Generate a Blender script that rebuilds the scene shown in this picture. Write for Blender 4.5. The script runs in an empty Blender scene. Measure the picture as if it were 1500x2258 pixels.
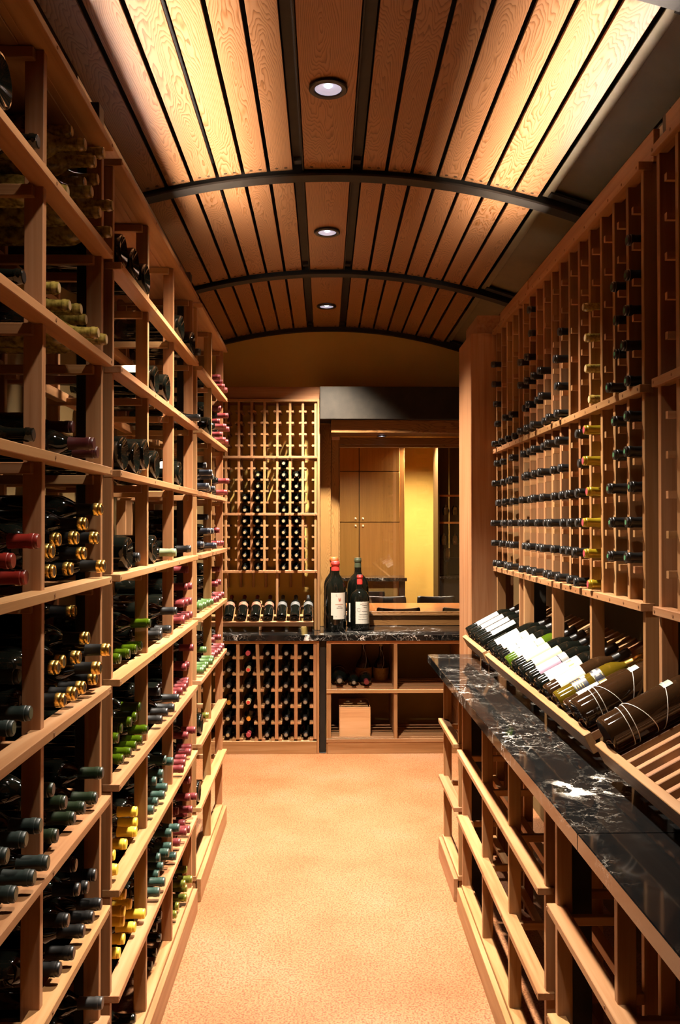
import bpy, bmesh, math, random
from mathutils import Vector, Matrix
random.seed(11)
SC = bpy.context.scene
COL = SC.collection

# ------------------------------------------------------------------ camera, world, exposure
EYE = 1.704
YAW, PITCH, FOC = 0.0173667, 0.0142074, 1900.0
cam = bpy.data.cameras.new('camera')
cam.sensor_fit = 'HORIZONTAL'; cam.sensor_width = 36.0; cam.lens = 36.0*FOC/1500.0
cam.clip_start = 0.05; cam.clip_end = 60
cam_ob = bpy.data.objects.new('camera', cam); COL.objects.link(cam_ob)
fw = Vector((math.sin(YAW)*math.cos(PITCH), math.cos(YAW)*math.cos(PITCH), math.sin(PITCH)))
rt = Vector((math.cos(YAW), -math.sin(YAW), 0)); up = rt.cross(fw)
cam_ob.matrix_world = Matrix(((rt.x, up.x, -fw.x, 0), (rt.y, up.y, -fw.y, 0), (rt.z, up.z, -fw.z, EYE), (0, 0, 0, 1)))
SC.camera = cam_ob
w = bpy.data.worlds.new('world'); SC.world = w; w.use_nodes = True
w.node_tree.nodes['Background'].inputs[0].default_value = (0.010, 0.007, 0.004, 1)
w.node_tree.nodes['Background'].inputs[1].default_value = 1.0
SC.view_settings.view_transform = 'Standard'; SC.view_settings.look = 'None'
SC.view_settings.gamma = 1.0; SC.view_settings.use_curve_mapping = False
SC.view_settings.exposure = 0.0
SC.cycles.max_bounces = 6; SC.cycles.diffuse_bounces = 3; SC.cycles.glossy_bounces = 3; SC.cycles.transmission_bounces = 4; SC.cycles.transparent_max_bounces = 8
SC.cycles.use_light_tree = False; SC.cycles.caustics_reflective = False; SC.cycles.caustics_refractive = False
WARM = (1.0, 0.875, 0.73)
DOWN_W = 1360.0     # each ceiling downlight
UP_W = 66.0; UP_SPREAD = 150   # each strip uplight on the rack tops
DINE_W = 520.0      # each unseen lamp added to brighten the dining room

# ------------------------------------------------------------------ node helpers
class NT:
    def __init__(s, name):
        s.m = bpy.data.materials.new(name); s.m.use_nodes = True
        s.t = s.m.node_tree; s.n = s.t.nodes
        s.b = s.n['Principled BSDF']
    def add(s, typ, **kw):
        n = s.n.new('ShaderNode'+typ)
        for k, v in kw.items():
            if k.startswith('i_'): n.inputs[k[2:].replace('_', ' ')].default_value = v
            elif k.startswith('n') and k[1:].isdigit(): n.inputs[int(k[1:])].default_value = v
            else: setattr(n, k, v)
        return n
    def link(s, a, b): s.t.links.new(a, b)
    def math(s, op, a, b=None, c=None):
        n = s.add('Math', operation=op)
        for i, v in enumerate((a, b, c)):
            if v is None: continue
            if isinstance(v, (int, float)): n.inputs[i].default_value = v
            else: s.link(v, n.inputs[i])
        return n.outputs[0]
    def ramp(s, fac, stops):
        n = s.add('ValToRGB'); cr = n.color_ramp
        while len(cr.elements) < len(stops): cr.elements.new(0.5)
        for e, (p, c) in zip(cr.elements, stops):
            e.position = p; e.color = (*c, 1) if len(c) == 3 else c
        s.link(fac, n.inputs[0]); return n.outputs[0]
    def bump(s, h, strength=0.2, dist=0.002):
        n = s.add('Bump'); n.inputs['Strength'].default_value = strength; n.inputs['Distance'].default_value = dist
        s.link(h, n.inputs['Height']); s.link(n.outputs[0], s.b.inputs['Normal'])
    def set(s, **kw):
        for k, v in kw.items():
            s.b.inputs[k.replace('_', ' ')].default_value = v
        return s

def plain(name, col, rough=0.5, metal=0.0, spec=0.5, coat=0.0):
    t = NT(name); t.set(Base_Color=(*col, 1), Roughness=rough, Metallic=metal, Coat_Weight=coat)
    t.b.inputs['Specular IOR Level'].default_value = spec
    t.b.inputs['Coat Roughness'].default_value = 0.05
    return t.m

def wood(name, axis, c_dark, c_mid, c_light, rough=0.45, across=60.0, along=2.2, var=0.22, spec=0.35):
    t = NT(name)
    tc = t.add('TexCoord'); oi = t.add('ObjectInfo')
    off = t.add('CombineXYZ')
    r = oi.outputs['Random']
    for i, k in enumerate((37.0, 53.0, 71.0)): t.link(t.math('MULTIPLY', r, k), off.inputs[i])
    ad = t.add('VectorMath', operation='ADD'); t.link(tc.outputs['Object'], ad.inputs[0]); t.link(off.outputs[0], ad.inputs[1])
    mp = t.add('Mapping'); sc = [across]*3; sc['XYZ'.index(axis)] = along
    mp.inputs['Scale'].default_value = sc; t.link(ad.outputs[0], mp.inputs[0])
    n1 = t.add('TexNoise', i_Scale=1.0, i_Detail=3.0, i_Roughness=0.6, i_Distortion=0.5); t.link(mp.outputs[0], n1.inputs['Vector'])
    mp2 = t.add('Mapping'); sc2 = [across*0.35]*3; sc2['XYZ'.index(axis)] = along*0.5
    mp2.inputs['Scale'].default_value = sc2; t.link(ad.outputs[0], mp2.inputs[0])
    n2 = t.add('TexNoise', i_Scale=1.0, i_Detail=1.0, i_Roughness=0.5, i_Distortion=1.0); t.link(mp2.outputs[0], n2.inputs['Vector'])
    f = t.math('ADD', t.math('MULTIPLY', n1.outputs[0], 0.5), t.math('MULTIPLY', n2.outputs[0], 0.5))
    c = t.ramp(f, [(0.32, c_dark), (0.5, c_mid), (0.68, c_light)])
    hs = t.add('HueSaturation'); t.link(c, hs.inputs['Color'])
    t.link(t.math('ADD', t.math('MULTIPLY', r, var), 1-var*0.5), hs.inputs['Value'])
    t.link(t.math('ADD', t.math('MULTIPLY', t.math('FRACT', t.math('MULTIPLY', r, 7.3)), 0.016), 0.492), hs.inputs['Hue'])
    t.link(hs.outputs[0], t.b.inputs['Base Color'])
    t.set(Roughness=rough); t.b.inputs['Specular IOR Level'].default_value = spec
    return t.m

def oak_cathedral(name, c_dark, c_mid, c_light, axis='Y', rough=0.34, freq=75.0):
    """flat sawn oak: growth rings cut lengthwise, every board its own slice of the trunk"""
    t = NT(name)
    tc = t.add('TexCoord'); oi = t.add('ObjectInfo'); r = oi.outputs['Random']
    sep = t.add('SeparateXYZ'); t.link(tc.outputs['Object'], sep.inputs[0])
    a, b = {'Y': ('Y', 'X'), 'Z': ('Z', 'X'), 'X': ('X', 'Z')}[axis]
    L, W = sep.outputs[a], sep.outputs[b]
    r2 = t.math('FRACT', t.math('MULTIPLY', r, 13.7)); r3 = t.math('FRACT', t.math('MULTIPLY', r, 29.3))
    off = t.add('CombineXYZ'); t.link(t.math('MULTIPLY', r, 40.0), off.inputs[0]); t.link(t.math('MULTIPLY', r2, 40.0), off.inputs[1])
    ad = t.add('VectorMath', operation='ADD'); t.link(tc.outputs['Object'], ad.inputs[0]); t.link(off.outputs[0], ad.inputs[1])
    mpw = t.add('Mapping'); s3 = [9.0, 9.0, 9.0]; s3['XYZ'.index(axis)] = 1.6; mpw.inputs['Scale'].default_value = s3
    t.link(ad.outputs[0], mpw.inputs[0])
    nw = t.add('TexNoise', i_Scale=1.0, i_Detail=3.0, i_Roughness=0.5); t.link(mpw.outputs[0], nw.inputs['Vector'])
    wob = t.math('MULTIPLY', t.math('SUBTRACT', nw.outputs[0], 0.5), 0.16)
    cx = t.math('MULTIPLY', t.math('SUBTRACT', r2, 0.5), 0.09)
    dx = t.math('SUBTRACT', W, cx)
    depth = t.math('ADD', t.math('ADD', t.math('MULTIPLY', t.math('SUBTRACT', r3, 0.5), 0.10), t.math('MULTIPLY', L, 0.11)), wob)
    rad = t.math('SQRT', t.math('ADD', t.math('MULTIPLY', dx, dx), t.math('MULTIPLY', depth, depth)))
    ring = t.math('FRACT', t.math('MULTIPLY', rad, freq*2.2))
    ring = t.math('POWER', ring, 3.0)
    mpf = t.add('Mapping'); s4 = [420.0]*3; s4['XYZ'.index(axis)] = 14.0; mpf.inputs['Scale'].default_value = s4
    t.link(ad.outputs[0], mpf.inputs[0])
    nf = t.add('TexNoise', i_Scale=1.0, i_Detail=2.0, i_Roughness=0.6); t.link(mpf.outputs[0], nf.inputs['Vector'])
    pore = t.math('MULTIPLY', ring, t.math('MULTIPLY', nf.outputs[0], 1.5))
    c = t.ramp(pore, [(0.03, c_light), (0.22, c_mid), (0.62, c_dark)])
    hs = t.add('HueSaturation'); t.link(c, hs.inputs['Color'])
    t.link(t.math('ADD', t.math('MULTIPLY', r3, 0.2), 0.9), hs.inputs['Value'])
    t.link(hs.outputs[0], t.b.inputs['Base Color'])
    t.set(Roughness=rough); t.b.inputs['Specular IOR Level'].default_value = 0.4
    return t.m

# ------------------------------------------------------------------ materials
CED = ((0.240, 0.102, 0.035), (0.330, 0.163, 0.066), (0.390, 0.216, 0.102))
M = {}
for ax in 'XYZ': M['cedar'+ax] = wood('cedar_'+ax.lower(), ax, *CED)
M['endgrain'] = wood('cedar_end', 'X', *CED)
OAKC = ((0.135, 0.053, 0.014), (0.230, 0.100, 0.036), (0.275, 0.132, 0.058))
M['oak'] = oak_cathedral('oak_plank', *OAKC)
M['oakX'] = oak_cathedral('oak_header', (0.12, 0.052, 0.015), (0.20, 0.092, 0.028), (0.23, 0.112, 0.038), axis='X', freq=45.0)
M['oakZ'] = oak_cathedral('oak_panel', (0.19, 0.090, 0.026), (0.27, 0.140, 0.042), (0.31, 0.165, 0.054), axis='Z', freq=90.0)
M['veneer'] = wood('veneer_door', 'Z', (0.36, 0.17, 0.035), (0.42, 0.20, 0.045), (0.47, 0.235, 0.055), across=90, along=2, var=0.05)
M['pine'] = wood('pine_crate', 'X', (0.50, 0.26, 0.10), (0.68, 0.42, 0.19), (0.74, 0.49, 0.25), across=26, along=2.0)
M['darkwood'] = wood('dark_boards', 'Z', (0.035, 0.020, 0.006), (0.06, 0.034, 0.010), (0.08, 0.046, 0.014), across=40)
M['tablewood'] = wood('table_wood', 'X', (0.42, 0.15, 0.03), (0.52, 0.20, 0.045), (0.58, 0.24, 0.06), rough=0.25)

def steel():
    t = NT('blackened_steel')
    tc = t.add('TexCoord'); n = t.add('TexNoise', i_Scale=9.0, i_Detail=5.0, i_Roughness=0.65); t.link(tc.outputs['Object'], n.inputs['Vector'])
    c = t.ramp(n.outputs[0], [(0.3, (0.013, 0.010, 0.007)), (0.7, (0.024, 0.019, 0.013))])
    t.link(c, t.b.inputs['Base Color']); t.set(Metallic=0.1, Roughness=0.55); t.b.inputs['Specular IOR Level'].default_value = 0.25
    t.bump(n.outputs[0], 0.05, 0.002); return t.m
M['steel'] = steel()
def panel_steel():
    t = NT('dark_painted_panel')
    tc = t.add('TexCoord'); n = t.add('TexNoise', i_Scale=5.0, i_Detail=5.0, i_Roughness=0.6); t.link(tc.outputs['Object'], n.inputs['Vector'])
    c = t.ramp(n.outputs[0], [(0.3, (0.135, 0.102, 0.050)), (0.7, (0.175, 0.135, 0.070))])
    t.link(c, t.b.inputs['Base Color']); t.set(Metallic=0.2, Roughness=0.5); return t.m
M['panel'] = panel_steel()
M['deck'] = plain('dark_deck', (0.012, 0.009, 0.006), 0.8)
def plaster(name, a, b):
    t = NT(name); tc = t.add('TexCoord')
    n = t.add('TexNoise', i_Scale=2.2, i_Detail=6.0, i_Roughness=0.6); t.link(tc.outputs['Object'], n.inputs['Vector'])
    n2 = t.add('TexNoise', i_Scale=90.0, i_Detail=3.0); t.link(tc.outputs['Object'], n2.inputs['Vector'])
    t.link(t.ramp(n.outputs[0], [(0.3, a), (0.7, b)]), t.b.inputs['Base Color'])
    t.set(Roughness=0.75); t.b.inputs['Specular IOR Level'].default_value = 0.25
    t.bump(n2.outputs[0], 0.08, 0.002); return t.m
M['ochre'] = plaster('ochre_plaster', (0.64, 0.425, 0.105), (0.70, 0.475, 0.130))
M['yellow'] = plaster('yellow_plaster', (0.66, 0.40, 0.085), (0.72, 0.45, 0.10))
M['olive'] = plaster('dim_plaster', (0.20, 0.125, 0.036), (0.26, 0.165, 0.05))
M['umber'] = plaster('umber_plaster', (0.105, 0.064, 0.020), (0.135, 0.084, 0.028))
def floor_mat():
    t = NT('acid_stained_concrete'); tc = t.add('TexCoord')
    n = t.add('TexNoise', i_Scale=1.7, i_Detail=5.0, i_Roughness=0.55); t.link(tc.outputs['Object'], n.inputs['Vector'])
    n2 = t.add('TexNoise', i_Scale=130.0, i_Detail=2.0, i_Roughness=0.6); t.link(tc.outputs['Object'], n2.inputs['Vector'])
    v = t.add('TexVoronoi', i_Scale=210.0); t.link(tc.outputs['Object'], v.inputs['Vector'])
    base = t.ramp(n.outputs[0], [(0.3, (0.235, 0.086, 0.028)), (0.52, (0.268, 0.117, 0.048)), (0.75, (0.278, 0.143, 0.076))])
    spk = t.ramp(n2.outputs[0], [(0.36, (0.50, 0.36, 0.26)), (0.5, (0.95, 0.93, 0.90)), (0.62, (1.15, 1.17, 1.2))])
    mx = t.add('Mix', data_type='RGBA', blend_type='MULTIPLY'); mx.inputs[0].default_value = 0.95
    t.link(base, mx.inputs[6]); t.link(spk, mx.inputs[7])
    fine = t.ramp(v.outputs['Distance'], [(0.05, (0.62, 0.52, 0.46)), (0.35, (1, 1, 1))])
    mx2 = t.add('Mix', data_type='RGBA', blend_type='MULTIPLY'); mx2.inputs[0].default_value = 0.30
    t.link(mx.outputs[2], mx2.inputs[6]); t.link(fine, mx2.inputs[7])
    t.link(mx2.outputs[2], t.b.inputs['Base Color']); t.set(Roughness=0.55)
    t.b.inputs['Specular IOR Level'].default_value = 0.3
    t.bump(n2.outputs[0], 0.04, 0.001); return t.m
M['floor'] = floor_mat()
def marble():
    t = NT('black_veined_marble'); tc = t.add('TexCoord')
    nd = t.add('TexNoise', i_Scale=5.0, i_Detail=6.0, i_Roughness=0.65); t.link(tc.outputs['Object'], nd.inputs['Vector'])
    sb = t.add('VectorMath', operation='SUBTRACT'); t.link(nd.outputs['Color'], sb.inputs[0]); sb.inputs[1].default_value = (0.5, 0.5, 0.5)
    ms = t.add('VectorMath', operation='SCALE'); t.link(sb.outputs[0], ms.inputs[0]); ms.inputs['Scale'].default_value = 0.28
    ad = t.add('VectorMath', operation='ADD'); t.link(tc.outputs['Object'], ad.inputs[0]); t.link(ms.outputs[0], ad.inputs[1])
    def veins(scale, width):
        v = t.add('TexVoronoi', feature='DISTANCE_TO_EDGE'); v.inputs['Scale'].default_value = scale
        t.link(ad.outputs[0], v.inputs['Vector'])
        return t.math('SUBTRACT', 1.0, t.math('MINIMUM', t.math('DIVIDE', v.outputs['Distance'], width), 1.0))
    n2 = t.add('TexNoise', i_Scale=2.6, i_Detail=3.0); t.link(tc.outputs['Object'], n2.inputs['Vector'])
    mask = t.math('MINIMUM', t.math('MAXIMUM', t.math('MULTIPLY', t.math('SUBTRACT', n2.outputs[0], 0.40), 5.0), 0.0), 1.0)
    n3 = t.add('TexNoise', i_Scale=9.0, i_Detail=4.0, i_Roughness=0.7); t.link(ad.outputs[0], n3.inputs['Vector'])
    blot = t.math('MINIMUM', t.math('MAXIMUM', t.math('MULTIPLY', t.math('SUBTRACT', n3.outputs[0], 0.66), 18.0), 0.0), 1.0)
    v1 = t.math('MULTIPLY', veins(6.5, 0.020), mask)
    v2 = t.math('MULTIPLY', veins(19.0, 0.035), t.math('MULTIPLY', mask, 0.5))
    hz = t.math('MULTIPLY', t.math('MAXIMUM', t.math('SUBTRACT', nd.outputs[0], 0.5), 0.0), 0.25)
    ds = t.add('VectorMath', operation='DISTANCE'); t.link(tc.outputs['Object'], ds.inputs[0]); ds.inputs[1].default_value = (-0.217, -0.30, 0.04)
    near = t.math('MINIMUM', t.math('MAXIMUM', t.math('DIVIDE', t.math('SUBTRACT', 0.125, ds.outputs['Value']), 0.05), 0.0), 1.0)
    big = t.math('MULTIPLY', near, t.math('MINIMUM', t.math('MAXIMUM', t.math('MULTIPLY', t.math('SUBTRACT', n3.outputs[0], 0.50), 14.0), 0.0), 1.0))
    v1 = t.math('ADD', v1, big)
    f = t.math('MINIMUM', t.math('ADD', t.math('ADD', v1, v2), t.math('ADD', t.math('MULTIPLY', blot, mask), hz)), 1.0)
    c = t.ramp(f, [(0.0, (0.006, 0.006, 0.006)), (0.12, (0.030, 0.027, 0.023)), (0.45, (0.16, 0.145, 0.125)), (1.0, (0.80, 0.76, 0.70))])
    t.link(c, t.b.inputs['Base Color']); t.set(Roughness=0.07); return t.m
M['marble'] = marble()
def bottle_glass(name, col, rough=0.04):
    t = NT(name); t.set(Base_Color=(*col, 1), Roughness=rough)
    t.b.inputs['Specular IOR Level'].default_value = 0.55
    return t.m
M['glass_black'] = bottle_glass('black_glass', (0.0035, 0.0040, 0.0028))
M['glass_brown'] = bottle_glass('brown_glass', (0.022, 0.010, 0.004))
M['glass_green'] = bottle_glass('green_glass', (0.035, 0.065, 0.003), 0.05)
def dusty():
    t = NT('dusty_amber_glass'); tc = t.add('TexCoord')
    n = t.add('TexNoise', i_Scale=70.0, i_Detail=4.0); t.link(tc.outputs['Object'], n.inputs['Vector'])
    t.link(t.ramp(n.outputs[0], [(0.35, (0.10, 0.068, 0.009)), (0.65, (0.40, 0.29, 0.065))]), t.b.inputs['Base Color'])
    t.set(Roughness=0.22); return t.m
M['glass_dusty'] = dusty()
M['glass_yellow'] = bottle_glass('straw_glass', (0.075, 0.048, 0.003), 0.05)
M['paper'] = plain('label_paper', (0.66, 0.62, 0.53), 0.6)
M['paper_cream'] = plain('cream_paper', (0.58, 0.45, 0.22), 0.6)
M['paper_pink'] = plain('pink_paper', (0.52, 0.33, 0.25), 0.6)
M['paper_grey'] = plain('grey_paper', (0.20, 0.20, 0.19), 0.5)
M['band_pink'] = plain('pink_band', (0.30, 0.13, 0.08), 0.5)
M['band_grey'] = plain('grey_band', (0.11, 0.11, 0.105), 0.5)
M['paper_green'] = plain('green_grey_paper', (0.24, 0.29, 0.23), 0.5)
M['paper_violet'] = plain('violet_paper', (0.24, 0.15, 0.22), 0.5)
M['paper_dark'] = plain('navy_paper', (0.02, 0.022, 0.035), 0.45)
M['gold'] = plain('gold_foil', (0.72, 0.47, 0.12), 0.28, 1.0)
M['ink'] = plain('label_ink', (0.16, 0.12, 0.10), 0.6)
M['ink_red'] = plain('red_ink', (0.50, 0.12, 0.07), 0.6)
M['cork'] = plain('cork', (0.50, 0.36, 0.18), 0.8)
M['rope'] = plain('white_cord', (0.75, 0.73, 0.68), 0.7)
M['straw'] = wood('woven_straw', 'Z', (0.22, 0.11, 0.03), (0.34, 0.19, 0.06), (0.42, 0.25, 0.09), across=160, along=60)
M['black'] = plain('black_vinyl', (0.012, 0.010, 0.008), 0.45)
M['screw'] = plain('dark_screw', (0.06, 0.035, 0.015), 0.5, 0.4)
M['plug'] = plain('wood_plug', (0.20, 0.085, 0.03), 0.6)
M['brass'] = plain('pale_knob', (0.85, 0.66, 0.42), 0.35)
M['trim'] = plain('black_trim', (0.010, 0.008, 0.006), 0.35)
M['cushion'] = plain('dark_leather', (0.010, 0.008, 0.006), 0.4)
def glow(name, col, st):
    t = NT(name); t.set(Base_Color=(*col, 1), Roughness=0.3)
    tc = t.add('TexCoord'); n = t.add('TexNoise', i_Scale=70.0, i_Detail=3.0); t.link(tc.outputs['Object'], n.inputs['Vector'])
    t.b.inputs['Emission Color'].default_value = (*col, 1)
    t.link(t.math('MULTIPLY', t.math('ADD', n.outputs[0], 0.35), st), t.b.inputs['Emission Strength']); return t.m
M['lens'] = glow('lamp_reflector', (0.66, 0.74, 1.0), 0.55)
M['bulb'] = glow('lamp_bulb', (1.0, 0.96, 0.92), 10.0)
def pane_mat(name, tint=(1, 1, 1), k=1.7):
    t = NT(name); t.n.remove(t.b)
    tr = t.add('BsdfTransparent'); tr.inputs[0].default_value = (*tint, 1)
    gl = t.add('BsdfGlossy'); gl.inputs['Roughness'].default_value = 0.0
    fr = t.add('Fresnel'); fr.inputs['IOR'].default_value = 1.5
    mx = t.add('MixShader'); t.link(t.math('MINIMUM', t.math('MULTIPLY', fr.outputs[0], k), 1.0), mx.inputs[0])
    t.link(tr.outputs[0], mx.inputs[1]); t.link(gl.outputs[0], mx.inputs[2])
    t.link(mx.outputs[0], t.n['Material Output'].inputs['Surface']); return t.m
M['pane'] = pane_mat('window_glass', (0.95, 0.93, 0.88))
M['goblet'] = pane_mat('clear_glass', (0.96, 0.95, 0.92), 2.2)

# ------------------------------------------------------------------ object helpers
def link(o, parent=None, loc=None):
    COL.objects.link(o)
    if parent is not None: o.parent = parent
    if loc is not None:
        o.location = loc
    return o
def tag(o, label=None, cat=None, group=None, kind=None):
    if label: o['label'] = label
    if cat: o['category'] = cat
    if group: o['group'] = group
    if kind: o['kind'] = kind
    return o
def empty(name, loc=(0, 0, 0)):
    o = bpy.data.objects.new(name, None); o.empty_display_size = 0.1
    return link(o, None, loc)
_mesh_cache = {}
def box_mesh(dx, dy, dz, mat, bev=0.0015):
    key = (round(dx, 4), round(dy, 4), round(dz, 4), mat, bev)
    if key in _mesh_cache: return _mesh_cache[key]
    bm = bmesh.new(); bmesh.ops.create_cube(bm, size=1.0)
    bmesh.ops.scale(bm, vec=(dx, dy, dz), verts=bm.verts)
    if bev and min(dx, dy, dz) > 4*bev:
        bmesh.ops.bevel(bm, geom=bm.edges[:], offset=bev, segments=1, affect='EDGES')
    me = bpy.data.meshes.new('box'); bm.to_mesh(me); bm.free()
    if mat in ('cedar', ):
        ax = 'XYZ'[[dx, dy, dz].index(max(dx, dy, dz))]; me.materials.append(M['cedar'+ax])
    else: me.materials.append(M[mat])
    _mesh_cache[key] = me; return me
def box(name, x0, x1, y0, y1, z0, z1, mat='cedar', parent=None, bev=0.0015, rot=None):
    """a board given by its world extents; parents are only ever translated, so the offset is simple"""
    me = box_mesh(abs(x1-x0), abs(y1-y0), abs(z1-z0), mat, bev)
    o = bpy.data.objects.new(name, me)
    c = Vector(((x0+x1)/2, (y0+y1)/2, (z0+z1)/2))
    if parent is not None:
        p = parent; off = Vector((0, 0, 0))
        while p is not None: off += p.location; p = p.parent
        c = c-off
    link(o, parent, c)
    if rot: o.rotation_euler = rot
    return o
def mesh_obj(name, verts, faces, mat, parent=None, loc=None, smooth=False):
    me = bpy.data.meshes.new(name); me.from_pydata(verts, [], faces); me.update()
    me.materials.append(M[mat] if isinstance(mat, str) else mat)
    if smooth:
        for p in me.polygons: p.use_smooth = True
    o = bpy.data.objects.new(name, me); return link(o, parent, loc)
def lathe_data(prof, seg=24, a0=0.0, a1=2*math.pi):
    full = abs(a1-a0-2*math.pi) < 1e-6
    n = seg if full else seg+1
    V, F = [], []
    for r, z in prof:
        for i in range(n):
            a = a0+(a1-a0)*i/seg; V.append((r*math.cos(a), r*math.sin(a), z))
    for j in range(len(prof)-1):
        for i in range(seg):
            i2 = (i+1) % n if full else i+1
            F.append((j*n+i, j*n+i2, (j+1)*n+i2, (j+1)*n+i))
    return V, F
def lathe_mesh(name, prof, mat, seg=24, a0=0.0, a1=2*math.pi, sharp=35):
    V, F = lathe_data(prof, seg, a0, a1)
    me = bpy.data.meshes.new(name); me.from_pydata(V, [], F); me.update()
    bm = bmesh.new(); bm.from_mesh(me)
    bmesh.ops.remove_doubles(bm, verts=bm.verts, dist=1e-6)
    bmesh.ops.dissolve_degenerate(bm, edges=bm.edges, dist=1e-6)
    bmesh.ops.recalc_face_normals(bm, faces=bm.faces)
    for e in bm.edges:
        if len(e.link_faces) == 2 and e.calc_face_angle(0) > math.radians(sharp): e.smooth = False
    for f in bm.faces: f.smooth = True
    bm.to_mesh(me); bm.free()
    me.materials.append(M[mat] if isinstance(mat, str) else mat); return me
def tube_mesh(name, pts, rad, mat, seg=6, closed=False):
    V, F = [], []; n = len(pts)
    for i, p in enumerate(pts):
        p = Vector(p); q = Vector(pts[(i+1) % n] if closed or i < n-1 else pts[i]); o = Vector(pts[i-1] if closed or i > 0 else pts[i])
        t = (q-o).normalized(); u = t.orthogonal().normalized() if abs(t.z) > 0.99 else t.cross(Vector((0, 0, 1))).normalized(); v = t.cross(u)
        for k in range(seg):
            a = 2*math.pi*k/seg; V.append(tuple(p+(u*math.cos(a)+v*math.sin(a))*rad))
    for i in range(n if closed else n-1):
        for k in range(seg):
            j = (i+1) % n; F.append((i*seg+k, i*seg+(k+1) % seg, j*seg+(k+1) % seg, j*seg+k))
    me = bpy.data.meshes.new(name); me.from_pydata(V, [], F); me.update()
    for p in me.polygons: p.use_smooth = True
    me.materials.append(M[mat]); return me
ORD = ['first', 'second', 'third', 'fourth', 'fifth', 'sixth', 'seventh', 'eighth', 'ninth', 'tenth', 'eleventh', 'twelfth', 'thirteenth', 'fourteenth']
# ------------------------------------------------------------------ room shell
XL, XR, YN, YB, ZC = -0.95, 1.25, -0.85, 6.95, 3.44
tag(box('floor', XL-0.1, XR+0.1, YN-0.1, 7.1, -0.06, 0.0, 'floor', None, 0), kind='structure')
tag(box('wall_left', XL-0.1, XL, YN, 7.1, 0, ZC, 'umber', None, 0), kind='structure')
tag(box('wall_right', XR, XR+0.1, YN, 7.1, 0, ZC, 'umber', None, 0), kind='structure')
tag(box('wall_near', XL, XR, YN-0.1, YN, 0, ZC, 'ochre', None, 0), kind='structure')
def boxes_mesh(name, bxs, mat, parent=None, loc=None):
    V, F = [], []
    for (x0, x1, y0, y1, z0, z1) in bxs:
        b = len(V)
        V += [(x0, y0, z0), (x1, y0, z0), (x1, y1, z0), (x0, y1, z0), (x0, y0, z1), (x1, y0, z1), (x1, y1, z1), (x0, y1, z1)]
        F += [tuple(b+i for i in f) for f in ((0, 3, 2, 1), (4, 5, 6, 7), (0, 1, 5, 4), (1, 2, 6, 5), (2, 3, 7, 6), (3, 0, 4, 7))]
    return mesh_obj(name, V, F, mat, parent, loc)
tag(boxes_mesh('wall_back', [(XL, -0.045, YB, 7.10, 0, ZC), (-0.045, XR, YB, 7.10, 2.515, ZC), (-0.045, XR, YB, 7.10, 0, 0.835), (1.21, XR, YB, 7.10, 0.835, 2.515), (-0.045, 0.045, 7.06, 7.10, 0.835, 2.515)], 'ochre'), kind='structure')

# ------------------------------------------------------------------ vaulted ceiling
AX0, AR, AZ = 0.05, 3.40, 3.260            # arch centre line, radius and apex of the rib underside
def arc(X, dr=0.0):
    """point and tilt on the arch at offset X, dr above the rib underside"""
    th = math.asin((X-AX0)/AR); R = AR+dr
    return AX0+R*math.sin(th), AZ-AR+R*math.cos(th), th
ceil = tag(box('ceiling', XL, XR, YN, 7.1, ZC, ZC+0.08, 'deck', None, 0), kind='structure')
RIBS = [0.785, 2.322, 3.857, 5.372, 6.915]
def sweep(name, prof, mat, parent, x0=-0.948, x1=1.248, n=40):
    """profile points (y, dr) swept along the arch"""
    V, F = [], []; m = len(prof)
    for i in range(n+1):
        X = x0+(x1-x0)*i/n
        for (y, dr) in prof:
            px, pz, _ = arc(X, dr)
            V.append((min(max(px, XL+0.001), XR-0.001), y, pz))
    for i in range(n):
        for k in range(m):
            F.append((i*m+k, i*m+(k+1) % m, (i+1)*m+(k+1) % m, (i+1)*m+k))
    F += [tuple(range(m)), tuple(n*m+m-1-k for k in range(m))]
    return mesh_obj(name, V, F, mat, parent, (-parent.location.x, -parent.location.y, -parent.location.z))
for yb in RIBS:
    if yb > 6.8:
        sweep('arch_rib', [(yb-0.012, 0.0), (yb+0.03, 0.0), (yb+0.03, 0.07), (yb-0.012, 0.07)], 'steel', ceil)
        continue
    h = 0.038
    sweep('arch_rib', [(yb-h, 0.0), (yb+h, 0.0), (yb+h, 0.009), (yb+0.007, 0.009), (yb+0.007, 0.105), (yb-0.007, 0.105), (yb-0.007, 0.009), (yb-h, 0.009)], 'steel', ceil)
PLK = 0.030       # plank underside above the rib underside
BAYS = [(0.785+0.028, 2.322-0.028), (2.322+0.028, 3.857-0.028), (3.857+0.028, 5.372-0.028), (5.372+0.028, 6.915-0.014)]
lefts = [(-0.143-0.1128*i-0.0985, -0.143-0.1128*i) for i in range(7)]
rights = [(0.166+0.1132*i, 0.166+0.1132*i+0.0990) for i in range(7)]
planks = lefts+[(-0.092, 0.114)]+rights
def on_arch(name, x0, x1, y0, y1, dr, th_, mat, parent):
    xc = (x0+x1)/2; px, pz, a = arc(xc, dr+th_/2)
    o = bpy.data.objects.new(name, box_mesh((x1-x0)/math.cos(a), y1-y0, th_, mat, 0.0012))
    link(o, parent, Vector((px, (y0+y1)/2, pz))-parent.location)
    o.rotation_euler = (0, a, 0)
    return o
scr_v, scr_f = [], []
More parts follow.
